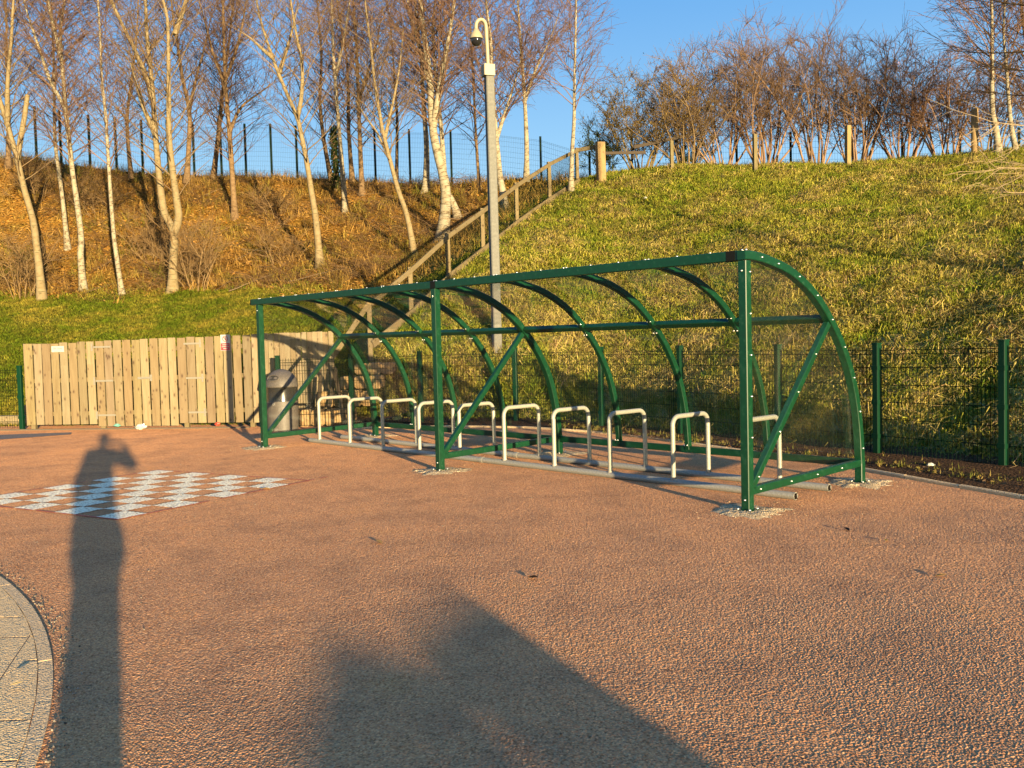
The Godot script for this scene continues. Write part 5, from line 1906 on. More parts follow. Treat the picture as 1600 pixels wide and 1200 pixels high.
# many-stemmed bare shrub
func shrub(called: String, label: String, p: Vector3, tall: float, spread: float, stems: int, thick: float, dark: Color, pale: Color, density: float, leaves := 0, leaf_col := Color.WHITE, group := "") -> void:
	var o := thing(called, label, "shrub", p, 0.0, group)
	var g := Geo.new()
	for k in stems:
		var an := TAU * k / stems + rng.randf_range(-0.4, 0.4)
		var out := rng.randf_range(0.12, 1.0) * spread
		var d := Vector3(cos(an) * out, tall, sin(an) * out * 0.7)
		var line := bendy(Vector3(cos(an) * 0.22, -0.15, sin(an) * 0.22), d, tall * rng.randf_range(0.66, 1.06), 9, 0.17, 0.035)
		var rad := PackedFloat32Array()
		var r0 := thick * rng.randf_range(0.6, 1.1)
		for q in line.size():
			rad.append(r0 * (1.0 - 0.8 * q / (line.size() - 1.0)))
		var tg := Geo.new()
		tg.tube(line, rad, 6, pale.lerp(dark, rng.randf_range(0.2, 0.8)), false)
		put("stem", tg.mesh(), M.twig, o)
		clothe(g, line, r0, 0.2, 0.30 / density, tall * 0.36, 0.75, -0.08, 6, 2, dark, pale)
	put("twigs", g.mesh(), M.twig, o, "stuff")
	if leaves > 0:
		var lf := Geo.new()
		var n := g.v.size() / 3
		for k in leaves:
			var c := g.v[rng.randi_range(n / 6, n - 1) * 3] + Vector3(rng.randf_range(-1, 1), rng.randf_range(-1, 1), rng.randf_range(-1, 1)) * 0.06
			var d := Vector3(rng.randf_range(-1, 1), rng.randf_range(-0.2, 1), rng.randf_range(-0.3, 1)).normalized()
			var s := d.cross(Vector3.UP).normalized() * rng.randf_range(0.012, 0.022)
			var u := s.cross(d).normalized() * rng.randf_range(0.022, 0.04)
			lf.face([c - u, c + s, c + u, c - s], d, [], leaf_col * rng.randf_range(0.6, 1.3))
		put("leaves", lf.mesh(), M.leaf, o, "stuff")


func on_bank(x: float, z: float) -> Vector3:
	return Vector3(x, height(x, z), z)


func build_shrubs() -> void:
	var dk := Color(0.12, 0.075, 0.048)
	var pl := Color(0.36, 0.235, 0.145)
	var grp := "bare shrubs along the right crest"
	shrub("olive_shrub", "dense olive-brown leafy shrub, leftmost of the large shrubs on the right crest", on_bank(4.3, -30.6), 3.0, 2.0, 16, 0.03, Color(0.10, 0.075, 0.03), Color(0.22, 0.16, 0.07), 1.3, 4200, Color(0.17, 0.115, 0.03), grp)
	shrub("bare_shrub", "bare golden-brown shrub with pale lower stems, directly right of the olive leafy shrub", on_bank(5.7, -30.2), 3.6, 2.2, 17, 0.034, Color(0.12, 0.08, 0.045), Color(0.27, 0.20, 0.11), 1.15, 1500, Color(0.19, 0.13, 0.035), grp)
	shrub("bare_shrub", "tall bare shrub of upright stems left of the second slim post", on_bank(6.9, -30.6), 4.2, 2.4, 17, 0.034, dk, pl, 1.0, 0, pl, grp)
	shrub("bare_shrub", "tallest bare shrub, its dark stems rising directly behind the second slim post", on_bank(8.1, -30.0), 4.7, 2.6, 18, 0.038, dk, pl, 1.0, 0, pl, grp)
	shrub("bare_shrub", "tall thin-stemmed bare shrub between the second slim post and the middle crest post", on_bank(9.5, -29.6), 4.5, 2.4, 16, 0.034, dk, pl, 1.0, 0, pl, grp)
	shrub("bare_shrub", "dark-stemmed bare shrub just right of the middle crest post", on_bank(10.7, -29.2), 4.0, 2.3, 17, 0.036, dk, pl, 1.0, 0, pl, grp)
	shrub("bare_shrub", "rounded bare shrub with reddish tips in the middle of the right crest", on_bank(11.9, -28.8), 3.7, 2.2, 17, 0.034, Color(0.15, 0.08, 0.05), pl, 1.05, 0, pl, grp)
	shrub("bare_shrub", "lower bare reddish shrub left of the round post", on_bank(13.0, -28.4), 3.4, 2.0, 16, 0.03, Color(0.16, 0.085, 0.05), pl, 1.0, 300, Color(0.3, 0.12, 0.04), grp)
	shrub("bare_shrub", "low tangled bare shrub behind the round post", on_bank(14.2, -28.0), 3.0, 2.0, 15, 0.028, Color(0.12, 0.07, 0.042), Color(0.24, 0.16, 0.09), 1.0, 0, pl, grp)
	shrub("bare_shrub", "low tangled bare shrub at the right edge of the crest", on_bank(15.6, -27.4), 2.8, 2.0, 14, 0.028, Color(0.12, 0.07, 0.042), Color(0.24, 0.16, 0.09), 1.0, 0, pl, grp)
	shrub("evergreen_shrub", "low dark green shrub behind the thick timber post", on_bank(3.2, -30.8), 1.7, 1.2, 9, 0.02, Color(0.03, 0.04, 0.015), Color(0.06, 0.06, 0.025), 1.0, 2600, Color(0.035, 0.048, 0.014))
	shrub("evergreen_shrub", "low dark green shrub in the shade right of the slim post", on_bank(6.0, -31.6), 1.3, 1.4, 9, 0.02, Color(0.03, 0.04, 0.015), Color(0.06, 0.06, 0.025), 1.0, 3000, Color(0.033, 0.048, 0.014))
	# arching bramble stems and fallen sticks
	var ab := Geo.new()
	for k in 6:
		var an := k * 1.05
		var line := bendy(Vector3.ZERO, Vector3(cos(an), 1.3, sin(an)), rng.randf_range(0.7, 1.3), 6, 0.12, -0.13)
		ab.twig(line, 0.006, 0.003, Color.WHITE)
	var bs := []
	var bc := []
	for k in 2600:
		var d := rng.randf_range(27.5, 39.5)
		var x := rng.randf_range(-0.56, -0.02) * d
		if rng.randf() > leafy(x, -d) or patchy.get_noise_2d(x * 2.0, -d * 2.0) < -0.12:
			continue
		bs.append(Transform3D(Basis(Vector3.UP, rng.randf() * TAU).scaled(Vector3(1, rng.randf_range(0.3, 1.0), 1) * rng.randf_range(0.5, 1.1)), Vector3(x, height(x, -d), -d)))
		bc.append(Color(0.13, 0.075, 0.04).lerp(Color(0.32, 0.21, 0.11), rng.randf() * rng.randf()))
	scatter("bramble_stems", "arching brown bramble stems on the leafy bank", ab.mesh(), M.twig, bs, bc)
	var sk := Geo.new()
	sk.twig(bendy(Vector3(-0.6, 0.05, 0), Vector3(1, 0.05, 0.1), 1.3, 6, 0.1, 0.0), 0.014, 0.006, Color.WHITE)
	bs = []
	bc = []
	for k in 50:
		var d := rng.randf_range(28.5, 38.5)
		var x := rng.randf_range(-0.56, -0.06) * d
		var nn := slope_normal(x, -d)
		var ax := Vector3(1, 0, rng.randf_range(-2.5, 2.5))
		ax = (ax - nn * ax.dot(nn)).normalized()
		bs.append(Transform3D(Basis(ax, nn, ax.cross(nn)).scaled(Vector3.ONE * rng.randf_range(0.5, 1.5)), Vector3(x, height(x, -d) + 0.04, -d)))
		bc.append(Color(0.28, 0.20, 0.12) * rng.randf_range(0.35, 0.9))
	scatter("fallen_sticks", "bare fallen sticks among the leaves on the bank", sk.mesh(), M.twig, bs, bc)
	# thin coppice on the leafy bank at the left
	var gl := "thin coppiced shrubs on the leafy bank"
	var sd := Color(0.17, 0.105, 0.05)
	var sp := Color(0.33, 0.23, 0.12)
	shrub("coppiced_shrub", "fan of thin tan shoots right beside the low-forked pale tree", on_bank(-9.6, -29.3), 2.4, 1.7, 16, 0.013, sd, sp, 0.8, 0, sp, gl)
	shrub("coppiced_shrub", "thin tan coppice between the far left leaning tree and the view's left edge", on_bank(-15.0, -29.4), 2.2, 1.4, 14, 0.012, sd, sp, 0.8, 0, sp, gl)
	shrub("coppiced_shrub", "tangle of brown stems halfway up the bank left of the low-forked tree", on_bank(-11.9, -32.2), 2.0, 1.5, 14, 0.012, sd, sp, 0.9, 0, sp, gl)
	shrub("coppiced_shrub", "small bare tangle left of the thin V-forked tree", on_bank(-7.4, -31.0), 1.5, 1.2, 11, 0.010, sd, sp, 0.9, 0, sp, gl)
	shrub("coppiced_shrub", "low brown tangle near the crest right of the straight brown tree", on_bank(-8.6, -35.4), 1.5, 1.6, 12, 0.010, sd, sp, 0.9, 0, sp, gl)
	shrub("coppiced_shrub", "low brown tangle near the crest behind the white forked birch", on_bank(-15.2, -35.5), 1.6, 1.7, 13, 0.010, sd, sp, 0.9, 0, sp, gl)
	shrub("coppiced_shrub", "brown tangle on the crest at the left edge behind the leaning tree", on_bank(-17.8, -36.0), 1.8, 1.7, 13, 0.011, sd, sp, 0.9, 0, sp, gl)

	# the tree just outside the view on the right, whose branches reach in
	var p := on_bank(8.9, -13.6)
	var o := thing("reaching_tree", "bare tree beyond the right edge whose long dark and pale branches reach into view", "tree", p)
	var tk := Geo.new()
	var trunk := PackedVector3Array([Vector3(0, -0.3, 0), Vector3(0.05, 1.5, 0.05), Vector3(0.0, 3.5, 0.0), Vector3(0.08, 5.5, 0.05), Vector3(0.05, 7.5, 0)])
	tk.tube(smooth_line(trunk, 12), PackedFloat32Array([0.075, 0.07, 0.066, 0.062, 0.058, 0.054, 0.05, 0.045, 0.04, 0.035, 0.03, 0.024, 0.018]), 10)
	put("trunk", tk.mesh(), M.brown, o)
	var arms := [[4.55, -3.3, 0.45, 0.3, 0.030], [4.0, -2.9, 0.35, -0.2, 0.026], [3.7, -2.6, 0.1, 0.4, 0.024], [3.3, -2.6, -0.05, -0.3, 0.022], [2.95, -2.3, -0.1, 0.3, 0.020], [2.6, -2.2, 0.05, -0.2, 0.016], [4.3, -2.2, 0.7, 0.5, 0.02], [2.2, -2.35, -0.15, 0.5, 0.017], [1.75, -2.1, -0.25, 0.1, 0.016], [1.45, -2.1, -0.35, 0.4, 0.014], [5.8, -2.4, 0.3, 0.2, 0.018], [4.8, 2.0, 0.5, 0.8, 0.02], [3.6, 1.8, 0.3, -0.9, 0.02], [2.6, 0.8, 0.2, 1.8, 0.02], [6.2, 0.6, 0.6, -1.5, 0.016]]
	for k in arms.size():
		var e: Array = arms[k]
		var a := Vector3(0.04, e[0], 0)
		var b := a + Vector3(e[1], e[2], e[3])
		var mid := a.lerp(b, 0.5) + Vector3(0, -0.12 if k < 11 else 0.1, 0.1)
		var line := smooth_line(PackedVector3Array([a, a.lerp(mid, 0.5) + Vector3(0, 0.07, 0), mid, mid.lerp(b, 0.5) + Vector3(0, -0.03, -0.05), b]), 12)
		var rad := PackedFloat32Array()
		for q in 13:
			rad.append(lerpf(e[4], 0.004, q / 12.0))
		var g := Geo.new()
		var low: bool = e[0] < 2.5
		var c0 := Color(0.30, 0.23, 0.14) if low else Color(0.03, 0.02, 0.015)
		g.tube(line, rad, 6, c0, false)
		for s in 20:
			var q := line_at(line, rng.randf_range(0.15, 1.0))
			var d := (b - a).normalized() + Vector3(rng.randf_range(-0.3, 0.3), rng.randf_range(-0.75, 0.75), rng.randf_range(-0.8, 0.8))
			var tw := bendy(q, d, rng.randf_range(0.35, 1.0), 5, 0.16, 0.03)
			g.twig(tw, 0.0055, 0.0028, c0)
			for f in 3:
				g.twig(bendy(line_at(tw, rng.randf_range(0.2, 0.95)), d + Vector3(rng.randf_range(-0.7, 0.7), rng.randf_range(-0.7, 0.7), rng.randf_range(-0.7, 0.7)), rng.randf_range(0.12, 0.45), 3, 0.16, 0.0), 0.0034, 0.0022, c0)
		put("branch", g.mesh(), M.twig, o)


# ---------- grass, leaf litter ----------

func tuft(blades: int, tall: float, spread: float, width: float, droop: float, sd: int) -> ArrayMesh:
	var g := Geo.new()
	var r := RandomNumberGenerator.new()
	r.seed = sd
	for k in blades:
		var an := r.randf() * TAU
		var d := Vector3(cos(an), 0, sin(an))
		var base := Vector3(r.randf_range(-1, 1), 0, r.randf_range(-1, 1)) * spread
		var s := d.cross(Vector3.UP) * width * r.randf_range(0.7, 1.2)
		var h := tall * r.randf_range(0.55, 1.1)
		var lean := r.randf_range(0.15, 1.0) * droop
		var m := base + Vector3.UP * h * maxf(0.62 - 0.1 * lean, 0.35) + d * h * lean * 0.3
		var tip := base + Vector3.UP * h * maxf(1.0 - 0.42 * lean, 0.12) + d * h * minf(lean, 1.4) * 0.9
		var nn := (d * 0.7 + Vector3.UP * 0.7).normalized()
		var kc := r.randf_range(0.7, 1.2)
		var c := Color(kc, kc, kc)
		g.face([base - s, base + s, m + s * 0.75, m - s * 0.75], nn, [], c)
		g.face([m - s * 0.75, m + s * 0.75, tip], nn, [], c)
	return g.mesh()


func build_grass() -> void:
	var short_spots := [[], []]
	var short_cols := [[], []]
	var long_spots := [[], []]
	var long_cols := [[], []]
	var leaf_spots := []
	var leaf_cols := []
	var stalk_spots := []
	var stalk_cols := []
	var tries := 150000
	for k in tries:
		# more tries near, where single blades can be told apart
		var d := 8.0 + 34.0 * pow(rng.randf(), 1.15)
		var x := rng.randf_range(-0.60, 0.62) * d
		var z := -d
		var s := along(EDGE, x) - z
		if s < 0.12:
			continue
		var l := leafy(x, z)
		var y := height(x, z)
		var p := Vector3(x, y - 0.015, z)
		var nn := slope_normal(x, z)
		var right := x > along(STEPS, d)
		var pt := patchy.get_noise_2d(x * 3.0, z * 3.0) * 0.5 + 0.5
		var p2 := patchy.get_noise_2d(x * 9.0 + 50.0, z * 9.0) * 0.5 + 0.5
		var up := (Vector3.UP + nn * 0.5 + Vector3(rng.randf_range(-1, 1), 0, rng.randf_range(-0.7, 1.0)) * 0.75).normalized()
		var ax := Vector3(rng.randf_range(-1, 1), 0, rng.randf_range(-1, 1))
		ax = (ax - up * ax.dot(up)).normalized()
		var bs := Basis(ax, up, ax.cross(up))
		if rng.randf() < l:
			if rng.randf() < 0.80:
				leaf_spots.append(Transform3D(Basis(ax, nn, ax.cross(nn)).orthonormalized().scaled(Vector3.ONE * rng.randf_range(0.7, 1.6)), p + nn * rng.randf_range(0.015, 0.07)))
				var b := rng.randf_range(0.4, 1.15) * (0.72 + 0.5 * pt)
				leaf_cols.append(Color(0.46, 0.205, 0.03).lerp(Color(0.60, 0.36, 0.10), rng.randf()) * b)
			elif rng.randf() < 0.6:
				stalk_spots.append(Transform3D(bs.scaled(Vector3.ONE * rng.randf_range(0.6, 1.5)), p))
				stalk_cols.append(Color(0.36, 0.215, 0.06).lerp(Color(0.17, 0.17, 0.025), clampf((pt - 0.4) * 3.0, 0.0, 1.0)) * rng.randf_range(0.45, 1.15))
			continue
		if not right and l < 0.5:
			# short lawn on the left
			var c := Color(0.12, 0.165, 0.013).lerp(Color(0.34, 0.265, 0.042), clampf(rng.randf() * 0.6 + (pt - 0.5) * 1.8 + (p2 - 0.5) * 1.2, 0.0, 1.0)) * rng.randf_range(0.7, 1.15)
			var w := rng.randi() % 2
			short_spots[w].append(Transform3D(bs.scaled(Vector3.ONE * rng.randf_range(0.6, 1.1)), p))
			short_cols[w].append(c)
			continue
		var dry := clampf((pt - 0.40) * 2.4 + (p2 - 0.5) * 2.0 + 0.32 - (d - 13.0) * 0.022, 0.0, 1.0)
		var edge := clampf(1.0 - s / 1.6, 0.0, 1.0)
		if rng.randf() < dry * 0.50 + 0.03:
			var w := rng.randi() % 2
			long_spots[w].append(Transform3D(bs.scaled(Vector3(1, rng.randf_range(0.6, 1.25), 1) * rng.randf_range(0.8, 1.25)), p))
			long_cols[w].append((Color(0.53, 0.40, 0.14).lerp(Color(0.42, 0.35, 0.07), rng.randf()) if rng.randf() < 0.8 else Color(0.38, 0.25, 0.12)) * rng.randf_range(0.7, 1.2))
		else:
			var w := rng.randi() % 2
			short_spots[w].append(Transform3D(bs.scaled(Vector3(1.1, rng.randf_range(0.8, 1.7), 1.1) * (1.0 + edge * 0.3)), p))
			short_cols[w].append(Color(0.12, 0.19, 0.014).lerp(Color(0.38, 0.32, 0.05), clampf(rng.randf() * 0.75 + dry * 0.4, 0.0, 1.0)))
	for w in 2:
		scatter("green_grass", "short green blades of grass on the banks", tuft(15, 0.15, 0.12, 0.0050, 1.7, 900 + w), M.blade, short_spots[w], short_cols[w])
		scatter("dry_grass", "long straw-coloured grass tussocks on the right bank", tuft(18, 0.27, 0.13, 0.0042, 3.4, 950 + w), M.blade, long_spots[w], long_cols[w])
	var lf := Geo.new()
	for f in [[Vector3(-0.05, 0.0, 0), Vector3(0, 0.012, 0.03), Vector3(0, 0.0, -0.0)], [Vector3(-0.05, 0, 0), Vector3(0, 0.01, -0.028), Vector3(0, 0, 0)], [Vector3(0.05, 0.02, 0), Vector3(0, 0.012, 0.03), Vector3(0, 0, 0)], [Vector3(0.05, 0.02, 0), Vector3(0, 0.01, -0.028), Vector3(0, 0, 0)]]:
		lf.face(f, Vector3.UP)
	scatter("fallen_leaves", "brown fallen leaves under the birches", lf.mesh(), M.leaf, leaf_spots, leaf_cols)
	scatter("dry_stalks", "dry stalks and brambles on the leafy bank", tuft(9, 0.42, 0.12, 0.0042, 1.3, 970), M.blade, stalk_spots, stalk_cols)
	# weeds and old leaves along the edging
	var ws := []
	var wc := []
	var es := []
	var ec := []
	for k in 2600:
		var f := rng.randf()
		var a := Vector2(5.4, -6.4).lerp(Vector2(3.6, -10.9), f * 2.0) if f < 0.5 else Vector2(3.6, -10.9).lerp(Vector2(0.4, -16.3), f * 2.0 - 1.0)
		var p := Vector3(a.x + 0.12 + absf(rng.randfn(0.0, 0.38)), 0.03, a.y)
		if rng.randf() < 0.14:
			ws.append(Transform3D(Basis(Vector3.UP, rng.randf() * TAU).scaled(Vector3.ONE * rng.randf_range(0.35, 0.9)), p))
			wc.append(Color(0.10, 0.12, 0.02).lerp(Color(0.26, 0.19, 0.06), rng.randf()))
		else:
			es.append(Transform3D(Basis.from_euler(Vector3(rng.randf_range(-0.4, 0.4), rng.randf() * TAU, rng.randf_range(-0.4, 0.4))).scaled(Vector3.ONE * rng.randf_range(0.35, 0.8)), p + Vector3(0, 0.012, 0)))
			ec.append(Color(0.20, 0.10, 0.045).lerp(Color(0.34, 0.22, 0.11), rng.randf()) * rng.randf_range(0.4, 1.1))
	scatter("verge_weeds", "small weeds growing along the edging", tuft(11, 0.12, 0.06, 0.005, 1.2, 980), M.blade, ws, wc)
	scatter("verge_leaves", "old brown leaves lying on the soil strip", lf.mesh(), M.leaf, es, ec)


# ---------- what stands behind the viewpoint and throws the long shadows ----------

# one skin round tapered bones: surface nets on a grid; bones are [a, b, radius a, radius b]
func nets(g: Geo, bones: Array, cell: float, blend: float) -> void:
	var lo := Vector3.ONE * 1e9
	var hi := -lo
	for b in bones:
		var r := maxf(b[2], b[3]) + cell * 2.0
		for p in [b[0], b[1]]:
			lo = lo.min(p - Vector3.ONE * r)
			hi = hi.max(p + Vector3.ONE * r)
	var nx := int((hi.x - lo.x) / cell) + 2
	var ny := int((hi.y - lo.y) / cell) + 2
	var nz := int((hi.z - lo.z) / cell) + 2
	var f := PackedFloat32Array()
	f.resize(nx * ny * nz)
	f.fill(1.0)
	for b in bones:
		var a: Vector3 = b[0]
		var e: Vector3 = b[1] - b[0]
		var ee := maxf(e.length_squared(), 1e-9)
		var ra: float = b[2]
		var rb: float = b[3]
		var m := maxf(ra, rb) + blend + cell * 2.0
		var l: Vector3 = (a.min(b[1]) - Vector3.ONE * m - lo) / cell
		var h: Vector3 = (a.max(b[1]) + Vector3.ONE * m - lo) / cell
		for z in range(maxi(0, int(l.z)), mini(nz - 1, int(h.z) + 1)):
			for y in range(maxi(0, int(l.y)), mini(ny - 1, int(h.y) + 1)):
				var o := (z * ny + y) * nx
				for x in range(maxi(0, int(l.x)), mini(nx - 1, int(h.x) + 1)):
					var p := lo + Vector3(x, y, z) * cell
					var t := clampf((p - a).dot(e) / ee, 0.0, 1.0)
					var d := p.distance_to(a + e * t) - lerpf(ra, rb, t)
					var c := f[o + x]
					var k := maxf(blend - absf(c - d), 0.0) / blend
					f[o + x] = minf(c, d) - k * k * blend * 0.25
	var ids := {}
	var base := g.v.size()
	for z in nz - 1:
		for y in ny - 1:
			for x in nx - 1:
				var o := (z * ny + y) * nx + x
				var s := PackedFloat32Array([f[o], f[o + 1], f[o + nx], f[o + nx + 1], f[o + nx * ny], f[o + nx * ny + 1], f[o + nx * ny + nx], f[o + nx * ny + nx + 1]])
				var neg := 0
				for q in s:
					if q < 0.0: neg += 1
				if neg == 0 or neg == 8:
					continue
				var sum := Vector3.ZERO
				var n := 0
				for e in [[0, 1], [2, 3], [4, 5], [6, 7], [0, 2], [1, 3], [4, 6], [5, 7], [0, 4], [1, 5], [2, 6], [3, 7]]:
					var u := s[e[0]]
					var w := s[e[1]]
					if (u < 0.0) != (w < 0.0):
						var t := u / (u - w)
						var pa := Vector3(e[0] & 1, (e[0] >> 1) & 1, e[0] >> 2)
						var pb := Vector3(e[1] & 1, (e[1] >> 1) & 1, e[1] >> 2)
						sum += pa.lerp(pb, t)
						n += 1
				var nn := Vector3(s[1] + s[3] + s[5] + s[7] - s[0] - s[2] - s[4] - s[6], s[2] + s[3] + s[6] + s[7] - s[0] - s[1] - s[4] - s[5], s[4] + s[5] + s[6] + s[7] - s[0] - s[1] - s[2] - s[3]).normalized()
				ids[o] = g.vert(lo + (Vector3(x, y, z) + sum / n) * cell, nn)
	for z in range(1, nz - 1):
		for y in range(1, ny - 1):
			for x in range(1, nx - 1):
				var o := (z * ny + y) * nx + x
				for ax in [[1, nx, nx * ny], [nx, nx * ny, 1], [nx * ny, 1, nx]]:
					if (f[o] < 0.0) == (f[o + ax[0]] < 0.0):
						continue
					var q := [o, o - ax[1], o - ax[1] - ax[2], o - ax[2]]
					if not (ids.has(q[0]) and ids.has(q[1]) and ids.has(q[2]) and ids.has(q[3])):
						continue
					var a: int = ids[q[0]]
					var b: int = ids[q[1]]
					var c: int = ids[q[2]]
					var d: int = ids[q[3]]
					if (g.v[b] - g.v[a]).cross(g.v[c] - g.v[a]).dot(g.n[a]) > 0.0:
						g.i.append_array([a, c, b, a, d, c])
					else:
						g.i.append_array([a, b, c, a, c, d])


func hand_bones(wrist: Vector3, fwd: Vector3, side: Vector3, curl: float) -> Array:
	var out := []
	var pal := fwd.cross(side).normalized()
	for k in 4:
		var root := wrist + fwd * 0.085 + side * (-0.032 + 0.021 * k)
		out.append([wrist + side * (-0.015 + 0.01 * k), root, 0.017, 0.0125])
		var l: float = [0.040, 0.046, 0.043, 0.033][k]
		var d := fwd
		var p := root
		for s in 3:
			d = d.rotated(side, curl * (0.6 + 0.3 * s))
			var e := p + d * l * (1.0 - 0.22 * s)
			out.append([p, e, 0.0095 - 0.001 * s, 0.0087 - 0.001 * s])
			p = e
	var t0 := wrist + fwd * 0.025 - side * 0.022
	var t1 := t0 + (fwd * 0.7 - side * 0.75).normalized() * 0.045
	out.append([t0, t1, 0.015, 0.011])
	out.append([t1, t1 + (fwd * 0.95 + pal * 0.3).normalized() * 0.032, 0.011, 0.0085])
	return out


func build_person() -> void:
	var t := thing("person", "person in a dark coat holding up a phone, throwing the long shadow at the left", "person", Vector3(0.02, 0, 0.36))
	var sh_l := Vector3(-0.17, 1.36, 0.0)
	var sh_r := Vector3(0.17, 1.36, -0.01)
	var el_r := Vector3(0.375, 1.235, -0.05)
	var wr_r := Vector3(0.275, 1.465, -0.16)
	var el_l := Vector3(-0.235, 1.09, 0.03)
	var wr_l := Vector3(-0.225, 0.86, -0.05)
	var head := Vector3(0.035, 1.585, -0.02)
	var g := Geo.new()
	var body := [[Vector3(-0.056, 0.06, 0.02), Vector3(-0.056, 0.46, 0.0), 0.04, 0.055], [Vector3(0.056, 0.06, 0.02), Vector3(0.056, 0.46, 0.0), 0.04, 0.055],
		[Vector3(-0.056, 0.46, 0.0), Vector3(-0.07, 0.85, 0.0), 0.055, 0.085], [Vector3(0.056, 0.46, 0.0), Vector3(0.07, 0.85, 0.0), 0.055, 0.085],
		[Vector3(-0.056, 0.04, 0.04), Vector3(-0.056, 0.03, -0.14), 0.04, 0.03], [Vector3(0.056, 0.04, 0.04), Vector3(0.056, 0.03, -0.14), 0.04, 0.03],
		[Vector3(-0.05, 0.92, 0), Vector3(0.05, 0.92, 0), 0.11, 0.11], [Vector3(0, 0.92, 0), Vector3(0, 1.28, 0), 0.11, 0.12], [sh_l, sh_r, 0.06, 0.06], [Vector3(0, 1.28, 0), Vector3(0, 1.38, 0), 0.12, 0.07],
		[Vector3(0, 1.36, 0), Vector3(0.03, 1.5, -0.01), 0.052, 0.05], [sh_l, el_l, 0.05, 0.04], [el_l, wr_l, 0.038, 0.026], [sh_r, el_r, 0.05, 0.04], [el_r, wr_r, 0.038, 0.026],
		[head, head + Vector3(0, 0.01, 0.02), 0.078, 0.085], [head + Vector3(0, -0.05, -0.035), head + Vector3(0, -0.085, -0.055), 0.05, 0.032]]
	nets(g, body, 0.02, 0.03)
	# face: nose, lips, ears on a finer grid; then the two hands
	nets(g, [[head + Vector3(0, 0.005, -0.085), head + Vector3(0, -0.025, -0.105), 0.009, 0.012], [head + Vector3(-0.015, -0.057, -0.087), head + Vector3(0.015, -0.057, -0.087), 0.008, 0.008], [head + Vector3(-0.083, 0.01, 0.01), head + Vector3(-0.083, -0.035, 0.005), 0.012, 0.009], [head + Vector3(0.083, 0.01, 0.01), head + Vector3(0.083, -0.035, 0.005), 0.012, 0.009]], 0.004, 0.006)
	nets(g, hand_bones(wr_r, Vector3(-0.62, 0.3, -0.72).normalized(), Vector3(-0.25, 0.93, 0.17).normalized(), -0.35), 0.005, 0.008)
	nets(g, hand_bones(wr_l, Vector3(0.0, -1, -0.05).normalized(), Vector3(0, 0.05, -1).normalized(), -0.25), 0.005, 0.008)
	put("body", g.mesh(), M.skin, t)
	g = Geo.new()
	nets(g, [[Vector3(-0.06, 0.74, 0.0), Vector3(0.06, 0.74, 0.0), 0.145, 0.145], [Vector3(0, 0.76, 0), Vector3(0, 1.28, 0), 0.15, 0.15], [sh_l, sh_r, 0.082, 0.082], [Vector3(0, 1.28, 0), Vector3(0, 1.4, 0), 0.14, 0.085], [sh_l, el_l, 0.072, 0.06], [el_l, wr_l + Vector3(0, 0.03, 0), 0.06, 0.045], [sh_r + Vector3(0, -0.03, 0), el_r, 0.105, 0.08], [el_r, wr_r.lerp(el_r, 0.12), 0.075, 0.05]], 0.02, 0.03)
	put("coat", g.mesh(), M.coat, t)
	g = Geo.new()
	nets(g, [[Vector3(-0.056, 0.09, 0.01), Vector3(-0.056, 0.46, 0.0), 0.062, 0.075], [Vector3(0.056, 0.09, 0.01), Vector3(0.056, 0.46, 0.0), 0.062, 0.075], [Vector3(-0.056, 0.46, 0.0), Vector3(-0.07, 0.85, 0.0), 0.075, 0.1], [Vector3(0.056, 0.46, 0.0), Vector3(0.07, 0.85, 0.0), 0.075, 0.1]], 0.02, 0.02)
	put("trousers", g.mesh(), M.trousers, t)
	g = Geo.new()
	nets(g, [[Vector3(-0.056, 0.045, 0.045), Vector3(-0.06, 0.04, -0.16), 0.05, 0.042], [Vector3(0.056, 0.045, 0.045), Vector3(0.06, 0.04, -0.16), 0.05, 0.042]], 0.015, 0.02)
	put("shoes", g.mesh(), M.cap, t)
	g = Geo.new()
	nets(g, [[head + Vector3(0, 0.03, 0.02), head + Vector3(0, 0.02, 0.04), 0.094, 0.09], [head + Vector3(0, 0.0, 0.06), head + Vector3(0, -0.11, 0.06), 0.06, 0.05]], 0.012, 0.03)
	put("hair", g.mesh(), M.hair, t)
	g = Geo.new()
	for x in [-0.031, 0.031]:
		g.lathe(head + Vector3(x, 0.0, -0.084), [Vector3.ZERO] if false else [Vector2(0.001, -0.008), Vector2(0.009, 0.0), Vector2(0.001, 0.008)], 8)
	put("eyes", g.mesh(), M.ink, t)
	var ph := thing("phone", "black phone held up sideways in the right hand of the person behind the viewpoint", "phone", Vector3(0.068, 1.5, 0.02))
	one("case", ph, M.cap, Vector3(-0.072, 0, 0), Vector3(0.072, 0, 0), 0.009, 0.07, Vector3.UP, 0.003)
	one("screen", ph, M.dark_glass, Vector3(-0.067, 0, 0.0052), Vector3(0.067, 0, 0.0052), 0.002, 0.064, Vector3.UP, 0.0)


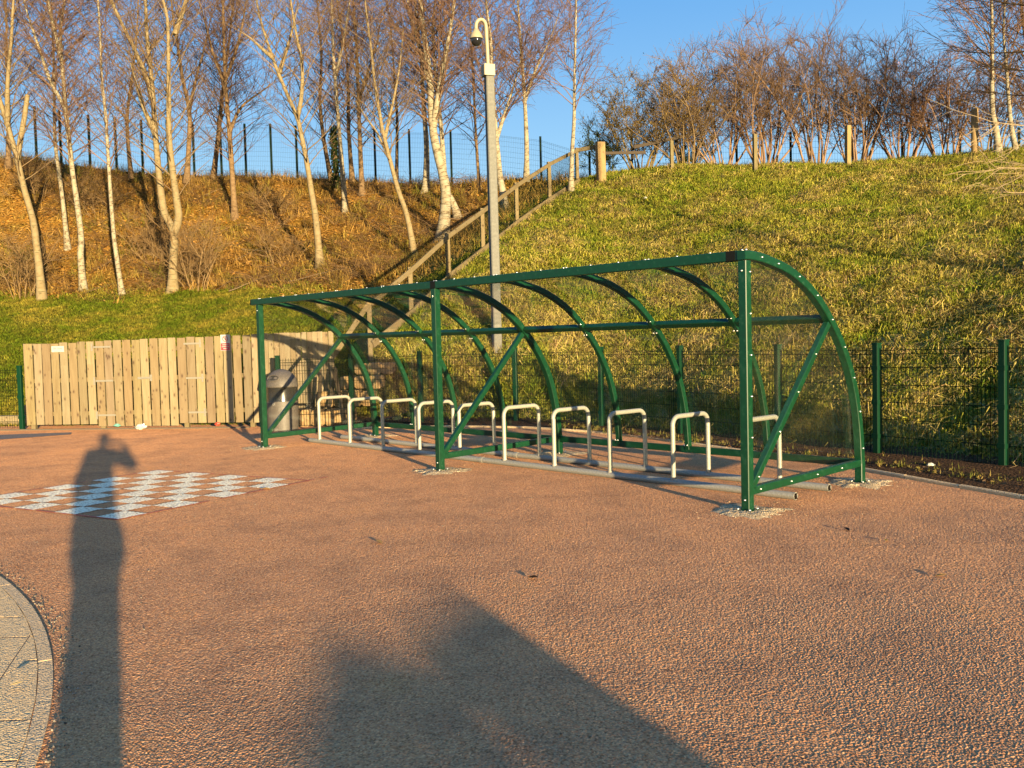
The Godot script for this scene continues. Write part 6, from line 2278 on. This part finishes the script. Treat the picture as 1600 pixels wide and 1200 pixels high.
# invented stand-ins for unseen things, shaped so their tops cast the foreground shadow
func build_shadow_casters() -> void:
	var fwd := Vector3(-0.39174, 0, -0.92007)
	var side := Vector3(0.92007, 0, -0.39174)
	var turn := atan2(-fwd.x, -fwd.z)
	var o := thing("gabled_shadow_caster", "unseen gabled timber stand-in behind the viewpoint, shaped to cast the left foreground shadow", "gabled_shadow_caster", side * 0.98 - fwd * 7.5, turn)
	var pent := thing("pent_shadow_caster", "unseen pent-roofed timber stand-in behind the viewpoint, shaped to cast the right foreground shadow", "shadow caster", side * 1.64 - fwd * 7.0, turn)
	for k in 7:
		var x := -0.36 + 0.12 * k
		for z in [0.4, -0.4]:
			var b := put("board", board_mesh(0.116, 0.995 - absf(x) * 0.3, 0.03, 500 + k), M["plank%d" % (k % 3)], o)
			b.position = Vector3(x, 0.0, z)
	for s in [-1.0, 1.0]:
		one("roof_slope", o, M.roof_felt, Vector3(0.0, 1.028, 0), Vector3(s * (0.66 if s < 0.0 else 0.45), 0.85 if s < 0.0 else 0.985, 0), 0.95, 0.03)
		one("side_wall", o, M.plank0, Vector3(s * 0.4, 0.0, 0), Vector3(s * 0.4, 0.85, 0), 0.04, 0.8, Vector3.BACK)
	for k in 5:
		for z in [0.3, -0.3]:
			var b := put("board", board_mesh(0.1, 0.968 + 0.013 * k, 0.03, 520 + k), M["plank%d" % (k % 3)], pent)
			b.position = Vector3(-0.2 + 0.103 * k, 0, z)
	one("lid", pent, M.roof_felt, Vector3(-0.29, 0.985, 0), Vector3(0.265, 1.045, 0), 0.7, 0.03)
	for s in [-1.0, 1.0]:
		one("side_wall", pent, M.plank1, Vector3(s * 0.235, 0, 0), Vector3(s * 0.235, 0.93 + s * 0.03, 0), 0.03, 0.56, Vector3.BACK)


func _ready() -> void:
	rng.seed = 20240

	# the viewpoint: a phone held at 1.5 m, tipped slightly down and a little out of level
	var cam := Camera3D.new()
	cam.name = "camera"
	cam.transform = Transform3D(Basis(Vector3.RIGHT, -0.0454) * Basis(Vector3.BACK, -0.0251), Vector3(0, 1.5, 0))
	cam.fov = 44.015
	cam.near = 0.05
	cam.far = 1500.0
	add_child(cam)
	cam.current = true

	# clear evening sky
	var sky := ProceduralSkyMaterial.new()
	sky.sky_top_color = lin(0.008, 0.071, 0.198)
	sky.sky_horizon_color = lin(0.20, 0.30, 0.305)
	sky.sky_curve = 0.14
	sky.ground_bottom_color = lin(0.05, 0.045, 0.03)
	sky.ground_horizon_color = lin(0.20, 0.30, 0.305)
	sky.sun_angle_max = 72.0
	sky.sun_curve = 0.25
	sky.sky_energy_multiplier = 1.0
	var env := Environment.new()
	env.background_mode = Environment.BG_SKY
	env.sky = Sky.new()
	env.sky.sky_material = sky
	env.tonemap_mode = Environment.TONE_MAPPER_LINEAR
	env.tonemap_exposure = 4.1
	env.sdfgi_enabled = true
	env.ssao_enabled = true
	env.ssil_enabled = true
	var we := WorldEnvironment.new()
	we.name = "surroundings"
	we.environment = env
	add_child(we)

	# the low sun behind the viewpoint
	var sun := DirectionalLight3D.new()
	sun.name = "sun"
	sun.light_color = lin(1.0, 0.77, 0.42)
	sun.light_energy = 1.6
	sun.light_angular_distance = 0.5
	sun.shadow_enabled = true
	add_child(sun)
	sun.look_at_from_position(Vector3.ZERO, SUN_TRAVEL, Vector3.UP)

	make_materials()
	survey_grid()
	build_ground()
	build_shelter()
	build_rack()
	build_chessboard()
	build_bin_store()
	build_fences()
	build_stone_steps()
	build_camera_pole()
	build_litter_bin()
	build_trees()
	build_shrubs()
	build_grass()
	build_litter()
	build_shadow_casters()
	build_person()
